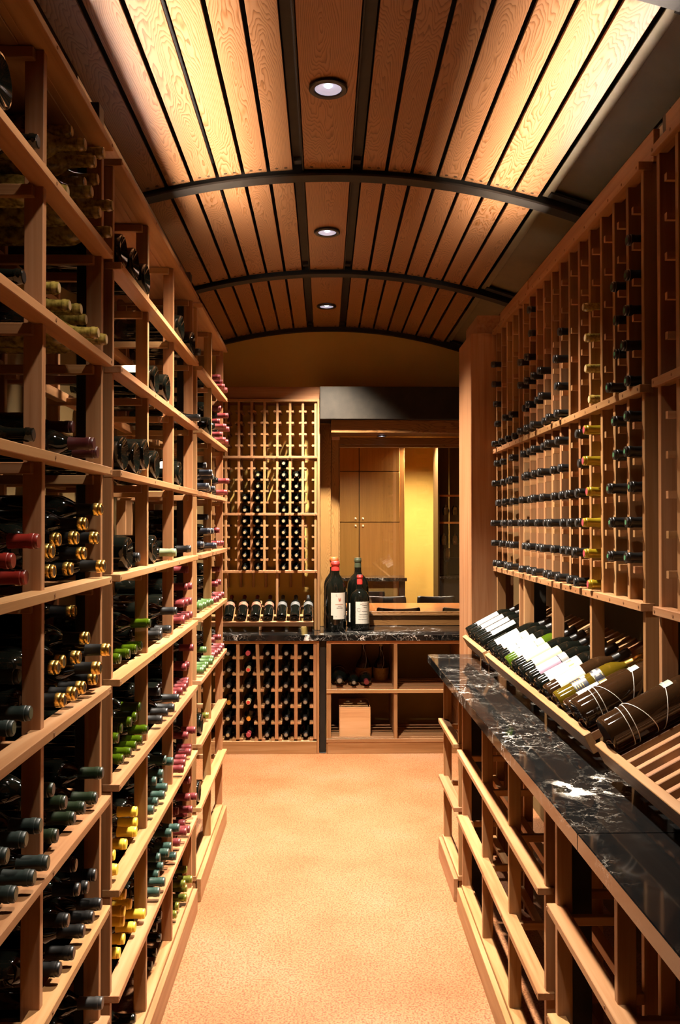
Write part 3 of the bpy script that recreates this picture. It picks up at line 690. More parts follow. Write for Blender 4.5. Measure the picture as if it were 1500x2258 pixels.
LEFT=[
 ('A1',7,'n','bare',[(-0.558,2.006,2.589),(-0.61,2.076,2.652),(-0.55,2.144,2.629),(-0.61,2.213,2.652),(-0.58,1.945,2.455),(-0.554,2.079,2.58),(-0.597,2.147,2.555),(-0.583,2.213,2.591),(-0.562,2.081,2.507),(-0.545,2.213,2.523),(-0.56,2.149,2.482),(-0.549,2.213,2.455)]),
 ('A0',7,'m','',[(-0.56,1.499,2.476)]),
 ('A0',7,'n','darkglass',[(-0.562,1.69,2.455)]),
 ('A1',6,'n','bare',[(-0.605,1.966,2.242),(-0.605,2.048,2.223),(-0.604,2.14,2.237),(-0.612,2.213,2.229),(-0.55,2.097,2.169),(-0.549,2.171,2.169)]),
 ('A1',6,'n','darkglass',[(-0.62,1.974,2.169)]),
 ('A0',6,'n','darkglass',[(-0.565,1.622,2.169)]),
 ('A1',5,'n','darkred',[(-0.637,2.185,1.95),(-0.558,2.084,1.898),(-0.568,2.156,1.883)]),
 ('A0',5,'n','darkglass',[(-0.582,1.731,1.883)]),
 ('A1',4,'n','gold',[(-0.602,1.915,1.645),(-0.61,1.987,1.669),(-0.597,2.086,1.671),(-0.594,2.15,1.705),(-0.572,2.213,1.742),(-0.617,1.971,1.597),(-0.61,2.085,1.597),(-0.596,2.149,1.632),(-0.582,2.213,1.669),(-0.564,2.213,1.597)]),
 ('A0',4,'n','red',[(-0.606,1.684,1.633),(-0.603,1.748,1.597),(-0.578,1.748,1.67)]),
 ('A1',3,'n','gold',[(-0.631,2.187,1.485),(-0.607,2.015,1.385),(-0.591,2.088,1.384),(-0.588,2.151,1.422),(-0.551,2.213,1.384),(-0.597,1.941,1.384),(-0.558,2.151,1.348),(-0.584,2.213,1.311),(-0.583,1.942,1.311),(-0.579,2.015,1.311),(-0.58,2.089,1.311)]),
 ('A0',3,'n','blackgreen',[(-0.616,1.748,1.398),(-0.593,1.748,1.324),(-0.601,1.676,1.311)]),
 ('A1',2,'n','darkgreen',[(-0.567,2.213,1.071),(-0.568,2.157,1.025),(-0.58,1.943,1.083),(-0.577,2.083,1.025),(-0.58,2.01,1.025),(-0.585,1.898,1.025),(-0.59,1.885,1.129)]),
 ('A0',2,'n','blackgreen',[(-0.572,1.748,1.099),(-0.576,1.675,1.098),(-0.557,1.748,1.025),(-0.582,1.593,1.098),(-0.56,1.675,1.025),(-0.569,1.601,1.025)]),
 ('A1',1,'n','black',[(-0.584,2.213,0.813),(-0.586,2.045,0.904),(-0.584,2.141,0.812),(-0.57,2.213,0.739),(-0.586,2.072,0.836),(-0.571,2.141,0.739),(-0.575,1.949,0.819),(-0.573,2.068,0.739),(-0.613,2.016,0.79),(-0.567,1.964,0.739),(-0.575,1.891,0.74)]),
 ('A1',0,'n','grey',[(-0.565,2.213,0.49),(-0.568,2.15,0.453)]),
 ('B1',7,'m','',[(-0.569,2.44,2.476),(-0.562,2.563,2.476),(-0.56,2.717,2.476)]),
 ('B2',6,'m','',[(-0.567,2.91,2.19),(-0.56,3.08,2.19)]),
 ('B2',6,'n','paleg',[(-0.597,3.278,2.169)]),
 ('B3',7,'m','',[(-0.56,3.389,2.476),(-0.56,3.674,2.476)]),
 ('B3',7,'n','black',[(-0.545,3.758,2.455)]),
 ('B3',6,'n','black',[(-0.545,3.758,2.169)]),
 ('B1',5,'m','',[(-0.565,2.442,1.904),(-0.565,2.598,1.904),(-0.561,2.714,1.923)]),
 ('B1',5,'n','black',[(-0.597,2.791,1.883)]),
 ('B2',5,'m','',[(-0.565,2.913,1.904)]),
 ('B3',5,'m','',[(-0.572,3.419,1.904)]),
 ('B1',4,'m','',[(-0.576,2.556,1.618)]),
 ('B1',4,'n','black',[(-0.626,2.643,1.597),(-0.602,2.803,1.597)]),
 ('B2',4,'m','',[(-0.59,3.0,1.618)]),
 ('B2',4,'n','paleg',[(-0.566,3.278,1.597)]),
 ('B3',4,'n','black',[(-0.585,3.756,1.597)]),
 ('B1',3,'n','green',[(-0.567,2.803,1.384),(-0.594,2.803,1.311),(-0.595,2.73,1.311),(-0.595,2.636,1.311),(-0.6,2.537,1.311)]),
 ('B2',3,'n','charcoal',[(-0.563,3.278,1.376),(-0.579,3.245,1.311),(-0.598,3.172,1.311),(-0.582,3.079,1.311)]),
 ('B3',3,'n','crimson',[(-0.596,3.758,1.507),(-0.58,3.758,1.435),(-0.587,3.686,1.437),(-0.584,3.576,1.376),(-0.578,3.758,1.311),(-0.579,3.648,1.374),(-0.576,3.538,1.312),(-0.575,3.722,1.374),(-0.58,3.685,1.311),(-0.586,3.612,1.311)]),
 ('B1',2,'n','green',[(-0.575,2.803,1.041),(-0.578,2.733,1.025),(-0.58,2.659,1.025),(-0.58,2.586,1.025),(-0.585,2.511,1.025),(-0.598,2.803,1.115),(-0.595,2.732,1.098),(-0.595,2.658,1.099),(-0.605,2.58,1.098),(-0.592,2.482,1.093)]),
 ('B2',2,'n','charcoal',[(-0.554,3.278,1.047),(-0.56,3.209,1.025),(-0.57,3.135,1.025),(-0.568,3.014,1.025),(-0.603,3.16,1.094)]),
 ('B3',2,'n','crimson',[(-0.573,3.758,1.169),(-0.589,3.748,1.097),(-0.589,3.675,1.098),(-0.593,3.758,1.025),(-0.584,3.685,1.025),(-0.58,3.608,1.025),(-0.582,3.529,1.025),(-0.593,3.455,1.025)]),
 ('B1',1,'n','yellow',[(-0.587,2.708,0.809),(-0.607,2.803,0.743),(-0.582,2.433,0.739),(-0.593,2.73,0.739),(-0.6,2.625,0.739),(-0.615,2.539,0.739)]),
 ('B2',1,'n','teal',[(-0.589,3.21,0.834),(-0.588,3.145,0.801),(-0.575,3.278,0.809),(-0.609,3.257,0.739),(-0.587,3.017,0.812),(-0.58,3.184,0.739),(-0.573,3.095,0.739),(-0.582,3.021,0.739),(-0.58,2.936,0.739)]),
 ('B3',1,'n','crimson',[(-0.563,3.758,0.812),(-0.58,3.664,0.812),(-0.58,3.752,0.739),(-0.57,3.675,0.739),(-0.575,3.582,0.739),(-0.567,3.508,0.739),(-0.56,3.424,0.739)]),
 ('B2',0,'n','teal',[(-0.551,3.278,0.559),(-0.565,3.193,0.57),(-0.563,3.278,0.453),(-0.584,3.072,0.527),(-0.572,3.229,0.507),(-0.593,3.18,0.453),(-0.566,3.144,0.516),(-0.595,3.107,0.453),(-0.56,3.033,0.457),(-0.564,2.96,0.453)]),
 ('B3',0,'n','crimson',[(-0.57,3.661,0.626),(-0.589,3.758,0.598),(-0.57,3.661,0.553),(-0.596,3.758,0.453),(-0.556,3.758,0.526),(-0.587,3.635,0.453),(-0.566,3.697,0.49),(-0.609,3.598,0.516),(-0.556,3.562,0.453),(-0.558,3.49,0.469),(-0.571,3.418,0.453)]),
 ('B1',0,'n','yellow',[(-0.602,2.702,0.526),(-0.603,2.628,0.588),(-0.587,2.547,0.573),(-0.601,2.599,0.52),(-0.58,2.797,0.453),(-0.59,2.706,0.453),(-0.606,2.628,0.453),(-0.6,2.544,0.453)]),
 ('B3',-1,'n','limefoil',[(-0.596,3.749,0.215),(-0.563,3.677,0.202),(-0.58,3.604,0.214),(-0.592,3.725,0.145),(-0.579,3.63,0.145),(-0.598,3.551,0.146),(-0.594,3.477,0.145)]),
 ('B2',-1,'n','darkglass',[(-0.595,3.173,0.279),(-0.597,3.096,0.27),(-0.591,3.142,0.213),(-0.613,3.171,0.145),(-0.61,3.077,0.145)]),
 ('B1',-1,'n','darkglass',[(-0.597,2.751,0.145),(-0.595,2.653,0.145),(-0.587,2.438,0.145)]),
 ('C2',7,'n','crimson',[(-0.585,4.801,2.523),(-0.582,4.88,2.509),(-0.55,4.703,2.455),(-0.55,4.83,2.455)]),
 ('C2',6,'n','crimson',[(-0.55,4.883,2.319),(-0.583,4.818,2.352),(-0.547,4.757,2.243),(-0.545,4.883,2.242),(-0.59,4.822,2.28),(-0.575,4.82,2.206),(-0.55,4.755,2.169),(-0.55,4.883,2.169)]),
 ('C1',6,'m','',[(-0.572,4.299,2.19)]),
 ('C1',5,'n','navy',[(-0.606,4.393,2.004),(-0.55,4.078,1.883),(-0.55,4.191,1.954),(-0.572,4.171,1.883),(-0.576,4.311,1.883),(-0.566,4.353,1.944),(-0.562,4.393,1.883)]),
 ('C2',5,'n','crimson',[(-0.545,4.883,1.949),(-0.552,4.854,1.883)]),
 ('C1',4,'n','navy',[(-0.597,4.393,1.741),(-0.598,4.249,1.604),(-0.6,4.393,1.597),(-0.574,4.32,1.67),(-0.568,4.393,1.669),(-0.545,4.321,1.597)]),
 ('C2',4,'n','crimson',[(-0.597,4.871,1.67),(-0.587,4.81,1.597),(-0.575,4.883,1.597)]),
 ('C1',3,'n','freshgreen',[(-0.586,4.135,1.311),(-0.579,4.208,1.311),(-0.575,4.313,1.311),(-0.569,4.393,1.311)]),
 ('C2',3,'n','crimson',[(-0.595,4.88,1.451),(-0.588,4.871,1.378),(-0.582,4.682,1.38),(-0.567,4.841,1.311),(-0.565,4.708,1.311),(-0.561,4.56,1.311),(-0.566,4.487,1.311)]),
 ('C1',2,'n','freshgreen',[(-0.578,4.205,1.095),(-0.565,4.381,1.025),(-0.558,4.283,1.025),(-0.565,4.183,1.025),(-0.565,4.097,1.025),(-0.565,4.023,1.025)]),
 ('C2',2,'n','crimson',[(-0.567,4.703,1.09),(-0.588,4.596,1.089),(-0.565,4.83,1.025),(-0.563,4.738,1.025),(-0.561,4.633,1.025),(-0.566,4.56,1.025),(-0.573,4.487,1.025)]),
 ('C1',1,'m','',[(-0.582,4.101,0.76)]),
 ('C1',1,'n','limefoil',[(-0.588,4.376,0.739)]),
 ('C1',0,'m','',[(-0.576,3.995,0.474)]),
]

BAYW = {'A0': 'left bay of near left rack', 'A1': 'right bay of near left rack', 'B1': 'first bay of middle left rack', 'B2': 'centre bay of middle left rack', 'B3': 'third bay of middle left rack', 'C1': 'first bay of far left rack', 'C2': 'last bay of far left rack'}
SHELF = {-1: 'lowest shelf', 0: 'second shelf up', 1: 'third shelf up', 2: 'fourth shelf up', 3: 'fifth shelf up', 4: 'sixth shelf up', 5: 'seventh shelf up', 6: 'eighth shelf up', 7: 'top shelf'}
for (bay, k, kd, cap, pts) in LEFT:
    grp = 'bottles on the %s, %s' % (SHELF[k], BAYW[bay])
    # order as seen in the picture, from the left
    order = sorted(range(len(pts)), key=lambda i: pts[i][0]/pts[i][1])
    for n, i in enumerate(order):
        X, Y, Z = pts[i]
        if kd == 'm':
            lab = '%sblack magnum lying base outwards, %s, %s' % ((ORD[n]+' ') if len(pts) > 1 else '', SHELF[k], BAYW[bay])
            o = bottle('darkglass', (X, Y, Z), (-1, 0, 0), lab, grp, 1.34, 1.15, name='magnum_bottle', cat='magnum')
            if (bay, k) in (('B3', 7), ('C1', 6), ('B2', 6), ('B2', 5), ('B3', 5), ('C1', 1)): patch(o, 'label', 0.0366*1.34+0.0005, 0.05, 0.14, -1.2, 1.2, 'paper')
        else:
            w_ = CAPS[cap][0]
            lab = ('%s %s wine bottle from left, %s, %s' % (ORD[n], w_, SHELF[k], BAYW[bay])) if len(pts) > 1 else ('lone %s wine bottle, %s, %s' % (w_, SHELF[k], BAYW[bay]))
            bottle(cap, (X-0.301, Y, Z), (1, 0, 0), lab, grp, rest=bay in ('C1', 'C2'))

# right wall columns: column number from the near end, rows counted from the bottom
ROWZ = lambda r: (ZR[0]+0.0115+0.0215+0.1010*r) if r < 6 else (ZR[1]+0.0115+0.0215+0.1010*(r-6))
full = list(range(6))
RW = {0: ('mint', [1, 2, 3, 4, 5, 6, 7, 8, 9, 10]), 1: ('mint', [1, 2, 3, 4, 5, 6, 7, 8, 9]), 3: ('yfoil', full), 4: ('blacksilver', full), 5: ('blacksilver', [0, 1, 2, 3]),
      6: ('blacksilver', full+[6, 7, 8, 9]), 7: ('blacksilver', full+[6]), 8: ('blacksilver', full+[6, 7, 8]), 9: ('blacksilver', full+[6, 7, 8]), 10: ('blacksilver', full+[6, 7, 8, 9, 10, 11]), 11: ('blacksilver', full+[6, 7, 8, 9])}
def wall_bottle(cap, y, r, col_from_left, rack, rest=False):
    lab = '%s bottle, row %s up, %s column from left, %s' % (CAPS[cap][0].split(' ')[-1], ['one', 'two', 'three', 'four', 'five', 'six', 'seven', 'eight', 'nine', 'ten', 'eleven', 'twelve'][r], ORD[col_from_left], rack)
    # tips stand out a little unevenly
    bottle(cap, (RX-0.012+random.uniform(-0.016, 0.010)+0.3028, y, ROWZ(r)+0.0), (-1, 0, 0), lab, 'bottles in the '+rack, rest=rest)
for c, (cap, rows) in RW.items():
    for r in rows: wall_bottle(cap, 2.37+PT*(c+0.5)+0.010, r, 11-c, 'large right wall rack', c > 9)
for r in (6, 7, 8, 9): wall_bottle('bare', 2.37+PT*3.5+0.010, r, 8, 'large right wall rack')
for c, rows in {0: [0, 1, 2, 3, 4, 5, 6, 7], 1: [0, 1, 2, 3, 4, 6, 7], 2: [0, 1, 2, 3, 4, 5, 6], 3: [0, 1, 2, 3, 4, 5, 6, 7, 8, 9, 10]}.items():
    for r in rows: wall_bottle('blacksilver', 3.905+0.1275*(c+0.5)+0.010, r, 3-c, 'narrow right wall rack', True)

# display shelf bottles: base toward the aisle, neck up the slope
AXD = (math.cos(TILT), 0, math.sin(TILT)); UPD = (-math.sin(TILT), 0, math.cos(TILT))
def on_slope(yc, r, start=0.004):
    h = math.sqrt(r*r-0.0205**2)+0.0006
    return (SX0+AXD[0]*start+UPD[0]*h, yc, SZ0+AXD[2]*start+UPD[2]*h)
def ring_mesh(r, z, slant, seg=40, tilt=0.0):
    return tube_mesh('cord', [(r*math.cos(a), r*math.sin(a), z+slant*math.cos(a+tilt)) for a in (2*math.pi*i/seg for i in range(seg))], 0.0011, 'rope', 5, True)
def rope_bottle(yc, label):
    o = bottle('blacksilver', on_slope(yc, 0.0496), AXD, label, 'cord-wrapped magnums', 1.355, 1.22, UPD, 'glass_brown', name='magnum_bottle', cat='magnum')
    R = 0.0496+0.0009
    for z, s, t in ((0.055, 0.004, 0.0), (0.070, 0.004, 0.0), (0.098, -0.022, 0.9), (0.165, 0.030, 0.2)):
        link(bpy.data.objects.new('cord', ring_mesh(R, z, s, 40, t)), o)
    patch(o, 'tag', R, 0.185, 0.212, -0.15, 0.45, 'paper_green')
    for z in (0.300, 0.312, 0.322): link(bpy.data.objects.new('cord', ring_mesh(0.0235, z, 0.002, 20)), o)
    return o
rope_bottle(CA[0], 'big dark magnum wound with white cord, alone on the right-edge display shelf')
rope_bottle(CB[0], 'dark magnum wound with white cord, nearest on the long display shelf')
R0 = 0.0366+0.0006
def disp(i, yc, kind, glass, labels, text, grp='labelled bottles on the display shelf'):
    o = bottle(kind, on_slope(yc, 0.0366), AXD, text, grp, 1.0, 1.0, UPD, glass)
    for (nm, z0, z1, a0, a1, mat) in labels: patch(o, nm, R0, z0, z1, a0, a1, mat)
    return o
disp(1, CB[1], 'black', 'glass_brown', [('label', 0.045, 0.115, -1.0, 1.5, 'paper'), ('band', 0.117, 0.142, -1.0, 1.5, 'paper_dark'), ('emblem', 0.118, 0.141, 0.15, 0.75, 'gold')], 'brown bottle with blank white label beside the cord-wrapped magnum on the display shelf')
o = disp(2, CB[2], 'goldcap', 'glass_yellow', [('label', 0.062, 0.108, -0.9, 1.5, 'paper_dark'), ('label', 0.128, 0.162, -0.9, 1.5, 'paper_dark'), ('emblem', 0.096, 0.112, -0.5, 0.3, 'paper_pink')], 'straw-coloured glass bottle with two navy labels on the display shelf')
for k in range(4): link(bpy.data.objects.new('gold_line', lathe_mesh('gold_line', [(R0+0.0004, 0.066+0.008*k), (R0+0.0004, 0.068+0.008*k)], 'gold', 12, -0.6, 1.3)), o)
for k in range(2): link(bpy.data.objects.new('gold_line', lathe_mesh('gold_line', [(R0+0.0004, 0.130+0.028*k), (R0+0.0004, 0.1315+0.028*k)], 'gold', 12, -0.8, 1.4)), o)
link(bpy.data.objects.new('print', lathe_mesh('print', [(R0+0.0004, 0.139), (R0+0.0004, 0.151)], 'paper_grey', 12, -0.3, 0.9)), o)
disp(3, CB[3], 'silver', 'glass_brown', [('label', 0.045, 0.100, -1.4, 1.35, 'paper'), ('label', 0.100, 0.135, -0.4, 1.35, 'paper')], 'brown bottle with stepped white label, fourth nearest on the long display shelf')
disp(4, CB[4], 'silver', 'glass_black', [('label', 0.040, 0.165, -1.2, 1.4, 'paper'), ('emblem', 0.120, 0.140, 0.2, 0.9, 'gold')], 'dark bottle whose white label bears a gold oval, fifth on the display shelf')
disp(5, CB[5], 'grey', 'glass_black', [('label', 0.040, 0.125, -1.2, 1.4, 'paper_violet'), ('band', 0.127, 0.155, -1.2, 1.4, 'paper_grey')], 'dark bottle with violet label and grey band on the long display shelf')
disp(6, CB[6], 'silver', 'glass_black', [('label', 0.055, 0.165, -1.2, 1.4, 'paper_cream')], 'dark bottle with a cream label, left of the violet-labelled one on the shelf')
disp(7, CB[7], 'silver', 'glass_black', [('label', 0.050, 0.155, -1.2, 1.4, 'paper_cream')], 'dark bottle with a cream label, second left of the violet-labelled one')
disp(8, CB[8], 'tan', 'glass_green', [('label', 0.045, 0.130, -1.2, 1.4, 'paper'), ('band', 0.132, 0.165, -1.2, 1.4, 'paper_cream')], 'green glass bottle with white label and cream band on the long display shelf')
disp(9, CB[9], 'silver', 'glass_black', [('label', 0.040, 0.080, -1.2, 1.4, 'paper_green'), ('label', 0.082, 0.160, -1.2, 1.4, 'paper')], 'dark bottle with grey-green and white labels, tenth nearest on the long display shelf')
disp(10, CB[10], 'tan', 'glass_black', [('label', 0.038, 0.125, -1.2, 1.4, 'paper_pink'), ('band', 0.127, 0.160, -1.2, 1.4, 'paper_cream'), ('emblem', 0.121, 0.131, 0.0, 0.7, 'ink')], 'dark bottle with pinkish label and cream band near the far end of the display shelf')
disp(11, CB[11], 'silver', 'glass_black', [('label', 0.035, 0.145, -1.2, 1.4, 'paper')], 'dark bottle with plain white label, farthest on the long display shelf')
for i, yc in enumerate(CC):
    o = disp(20+i, yc, 'silver', 'glass_black', [('label', 0.060, 0.225*0.80, 0.15, 1.0, 'paper_grey'), ('label', 0.062, 0.20*0.8, 0.45, 0.85, 'paper')], '%s silver-striped dark bottle counted from the pillar, short display shelf' % ORD[3-i], 'silver-striped bottles by the pillar')
# ------------------------------------------------------------------ back counter and what stands under it
bc = tag(empty('back_counter', (0.15, 6.7, 0.838)), 'black veined marble counter across the back wall under the window', 'counter')
slab(6.410, 7.055, -0.945, -0.945, 1.245, 0.838, 0.880, bc)
root = tag(empty('wine_rack', (-0.5, 6.6, 0)), 'low cedar rack of dark magnums under the back counter, left side', 'wine rack')
BLX = [-0.074, -0.217, -0.360, -0.4925, -0.648, -0.791, -0.934]
for i, x in enumerate(BLX):
    o = box('post', x-0.0125, x+0.0125, 6.430, 6.470, 0.105, 0.815, 'cedar', root)
    if i == 3: o.rotation_euler = (0, math.radians(2.0)*-1, 0)      # this divider has bowed out of plumb
    box('rear_post', x-0.0125, x+0.0125, 6.66, 6.70, 0.105, 0.815, 'cedar', root)
    for k in range(6):
        z = 0.100+0.121*k; sh = (-0.0035*(k-2.7)*-1 if i == 3 else 0.0)*-1
        for sd in (-1, 1):
            if (i == 0 and sd == 1) or (i == len(BLX)-1 and sd == -1): continue
            xa = x+sd*0.0128+sh; xb = x+sd*0.040+sh
            box('support', min(xa, xb), max(xa, xb), 6.430, 6.655, z-0.004, z+0.012, 'cedar', root, 0)
box('top_rail', -0.945, -0.050, 6.425, 6.455, 0.8155, 0.8375, 'cedar', root)
box('toe_kick', -0.945, -0.0615, 6.420, 6.440, 0.0, 0.094, 'cedar', root)
box('base_rail', -0.945, -0.0615, 6.4405, 6.72, 0.075, 0.0955, 'cedar', root)
box('end_panel', -0.0605, -0.043, 6.425, 6.94, 0.0, 0.8375, 'cedar', root)
pats = {0: ['silver']*6, 1: ['silver']*6, 2: ['silver']*6, 3: ['pink', 'goldcap', 'whitered', 'silver', 'whitered', 'pink'], 4: ['tan', 'tan', 'goldcap', 'silver', 'silver', 'silver'], 5: ['silver']*6}
BLC = [-0.1455, -0.2885, -0.4275, -0.5725, -0.7195]
for c, x in enumerate(BLC):
    for r in range(6):
        kd = pats[c][r]; zz = 0.100+0.121*r+0.0125+0.0385
        bottle(kd, (x+random.uniform(-0.004, 0.004), 6.440+0.301*1.08, zz), (0, -1, -0.045), '%s magnum, row %s up, %s column from the steel post, low back rack' % (CAPS[kd][0], ['one', 'two', 'three', 'four', 'five', 'six'][r], ORD[c]), 'magnums in the low back rack', 1.16, 1.08, name='magnum_bottle', cat='magnum')
tag(box('steel_column', -0.040, 0.006, 6.450, 6.50, 0.006, 0.8375, 'steel', None, 0.002), 'blackened steel post between the two cabinets under the back counter', 'post', 'steel posts between racks')
tag(box('base_plate', -0.042, 0.008, 6.436, 6.520, 0.0, 0.0058, 'steel', None, 0.001), 'small steel base plate on the floor under the back counter post', 'base plate')
cab = tag(empty('open_cabinet', (0.6, 6.6, 0)), 'open cedar cabinet with slatted shelves under the back counter, right side', 'cabinet')
for (xa, xb) in ((0.022, 0.045), (0.513, 0.540), (1.005, 1.032)):
    box('upright', xa, xb, 6.425, 6.463, 0.1105, 0.812, 'cedar', cab); box('rear_upright', xa, xb, 6.88, 6.918, 0.1105, 0.812, 'cedar', cab)
    for za in (0.478, 0.130): box('divider_slat', xa+0.003, xb-0.003, 6.4635, 6.8795, za, za+0.325, 'cedar', cab)
box('top_rail', 0.0105, 1.24, 6.425, 6.455, 0.8125, 0.8375, 'cedar', cab)
for zs, n0 in ((0.4765, 'shelf_slat'), (0.1115, 'base_slat')):
    box('shelf_edge', 0.0105, 1.24, 6.416, 6.4245, zs-0.028, zs-0.001, 'cedar', cab)
    for k in range(6): box(n0, 0.0455, 1.24, 6.4655+0.078*k, 6.4655+0.078*k+0.052, zs-0.014, zs, 'cedar', cab)
box('toe_kick', 0.0205, 1.24, 6.4195, 6.440, 0.0, 0.083, 'cedar', cab)
box('side_panel', 0.0105, 0.0215, 6.425, 6.92, 0.0, 0.812, 'cedar', cab)
box('shade_panel', 0.0105, 1.24, 6.9215, 6.940, 0.0, 0.8375, 'olive', cab, 0)  # dark sheet added so the cabinet interior looks shaded
# bottles lying in the open cabinet
def lying(kind, x, r, y, lab, sr, sz):
    return bottle(kind, (x, y+0.301*sz, 0.4765+0.0366*sr+0.0005), (0, -1, 0), lab, None, sr, sz)
o = lying('silver', 0.109, 0, 6.46, 'largest dark bottle lying in the open cabinet, paper band around its body', 0.058/0.0366, 1.28)
patch(o, 'label', 0.0585, 0.09, 0.115, -1.1, 1.1, 'paper_pink')
o = lying('silver', 0.2165, 0, 6.47, 'smaller dark bottle lying between the two others in the open cabinet', 0.041/0.0366, 1.05)
o = lying('crimson', 0.3105, 0, 6.455, 'dark bottle with crimson cap lying right of the other two in the cabinet', 0.0445/0.0366, 1.15)
patch(o, 'label', 0.0450, 0.10, 0.16, -0.9, 1.0, 'paper_pink')
# straw-covered flasks
FL = [(0.0, 0.004), (0.045, 0.0), (0.060, 0.012), (0.068, 0.06), (0.068, 0.10), (0.060, 0.14), (0.044, 0.175), (0.026, 0.205), (0.018, 0.235), (0.0155, 0.29), (0.0165, 0.292), (0.0165, 0.302), (0.0, 0.304)]
def flask(x, y, sc, lab):
    r = bpy.data.objects.new('wine_bottle', lathe_mesh('flask_glass', FL, 'glass_brown', 24)); link(r); r.location = (x, y, 0.477); r.scale = (sc,)*3
    tag(r, lab, 'wine bottle', 'straw-covered flasks')
    link(bpy.data.objects.new('straw_basket', lathe_mesh('straw_basket', [(0.046, -0.0002), (0.064, 0.010), (0.0715, 0.06), (0.0715, 0.085), (0.069, 0.115), (0.0665, 0.1155)], 'straw', 24)), r)
    link(bpy.data.objects.new('cork', lathe_mesh('cork', [(0.011, 0.3035), (0.0135, 0.309), (0.0125, 0.322), (0.0, 0.323)], 'cork', 14)), r)
    link(bpy.data.objects.new('cord', tube_mesh('cord', [(0.017*math.sin(t*3)+0.004, -0.020-0.05*math.sin(t*1.57), 0.27-0.16*t) for t in [i/12 for i in range(13)]], 0.0013, 'rope', 5)), r)
flask(0.303, 6.785, 0.92, 'straw-covered flask standing behind the lying bottles in the open cabinet')
flask(0.441, 6.800, 0.88, 'straw-covered flask nearer the divider in the open cabinet')
# wooden wine case
cs = tag(empty('wine_crate', (0.224, 6.60, 0.112)), 'pale pine wine crate on the lower shelf of the open cabinet', 'crate')
bx = (0.113, 0.335, 6.475, 6.79, 0.1122, 0.345)
box('end_board', bx[0], bx[1], bx[2], bx[2]+0.012, bx[4], bx[5]-0.012, 'pine', cs)
box('end_board', bx[0], bx[1], bx[3]-0.012, bx[3], bx[4], bx[5]-0.012, 'pine', cs)
box('side_board', bx[0]-0.0055, bx[0]-0.0002, bx[2]+0.001, bx[3], bx[4], bx[5]-0.014, 'pine', cs)
box('side_board', bx[1]+0.0002, bx[1]+0.0055, bx[2]+0.001, bx[3], bx[4], bx[5]-0.014, 'pine', cs)
box('bottom_board', bx[0], bx[1], bx[2]+0.0125, bx[3]-0.0125, bx[4], bx[4]+0.008, 'pine', cs)
box('lid', bx[0]+0.002, bx[1]-0.010, bx[2]+0.0125, bx[3]-0.0125, bx[5]-0.022, bx[5]-0.0135, 'pine', cs)
for (xa, ya) in ((0.14, 6.49), (0.14, 6.56), (0.25, 6.49), (0.25, 6.575)):
    o = box('paper_slip', xa, xa+0.075 if ya < 6.5 else xa+0.04, ya, ya+0.03, bx[5]-0.0134, bx[5]-0.011, 'paper_cream', cs, 0)

# ------------------------------------------------------------------ back wall rack above the counter
root = tag(empty('wall_rack', (-0.5, 6.8, 0.881)), 'tall cedar column rack on the back wall left of the window', 'wine rack')
ZB = [1.335, 1.782, 2.227, 2.670]
BX = [-0.074-0.0998*i for i in range(9)]
pl = []
for z in ZB:
    box('rail', -0.945, -0.0605, 6.708, 6.740, z-0.010, z+0.010, 'cedar', root)
    box('rear_rail', -0.945, -0.0605, 6.905, 6.93, z-0.010, z+0.006, 'cedar', root)
box('fascia', -0.945, -0.0405, 6.722, 6.742, 2.6805, 2.776, 'cedar', root)
box('end_panel', -0.0600, -0.0405, 6.706, 6.945, 0.881, 2.680, 'cedar', root)
for i, x in enumerate(BX):
    zb = 0.990 if i in (0, 3, 7) else 1.325
    box('post', x-0.0098, x+0.0098, 6.7195, 6.759, zb if i else 0.881, 2.680, 'cedar', root)
    box('rear_post', x-0.0098, x+0.0098, 6.900, 6.938, 1.20, 2.680, 'cedar', root)
    for t in range(3):
        for r in range(1, 5):
            zs = ZB[t]+0.010+0.0888*r-0.0145
            for sd in (-1, 1):
                if i == 0 and sd == 1: continue
                xa, xb = x+sd*0.0100, x+sd*0.0295
                box('support', min(xa, xb), max(xa, xb), 6.7205, 6.898, zs, zs+0.015, 'cedar', root, 0)
    for z in ZB: pl.append((x, 6.7078, z))
plugs(root, pl, (0, -1), 0.0034)
rows_by_col = {1: {0: [0, 1, 2, 3, 4], 1: [0, 1, 2, 3]}, 2: {0: [0, 1, 2, 3, 4], 1: [0, 1, 2, 3, 4]}, 4: {0: [0, 1, 2, 3, 4], 1: [0, 1, 2, 3]}, 5: {0: [0, 1, 2, 3, 4], 1: [0, 1]}}
for c, tiers in rows_by_col.items():
    xc = (BX[c]+BX[c+1])/2
    for t, rows in tiers.items():
        for r in rows:
            z = ZB[t]+0.010+0.0888*r+0.0225+(0.013 if r else 0.006)
            bottle('tan', (xc+random.uniform(-0.003, 0.003), 6.678+0.2440+random.uniform(-0.004, 0.004), z), (0, -1, -0.03), 'tan-tipped bottle, %s row up of the %s tier, %s filled column from right, back wall rack' % (ORD[r], ['lower', 'middle'][t], ORD[{1: 0, 2: 1, 4: 2, 5: 3}[c]]), 'tan-tipped bottles in the back wall rack', 0.98, 0.80, rest=True)
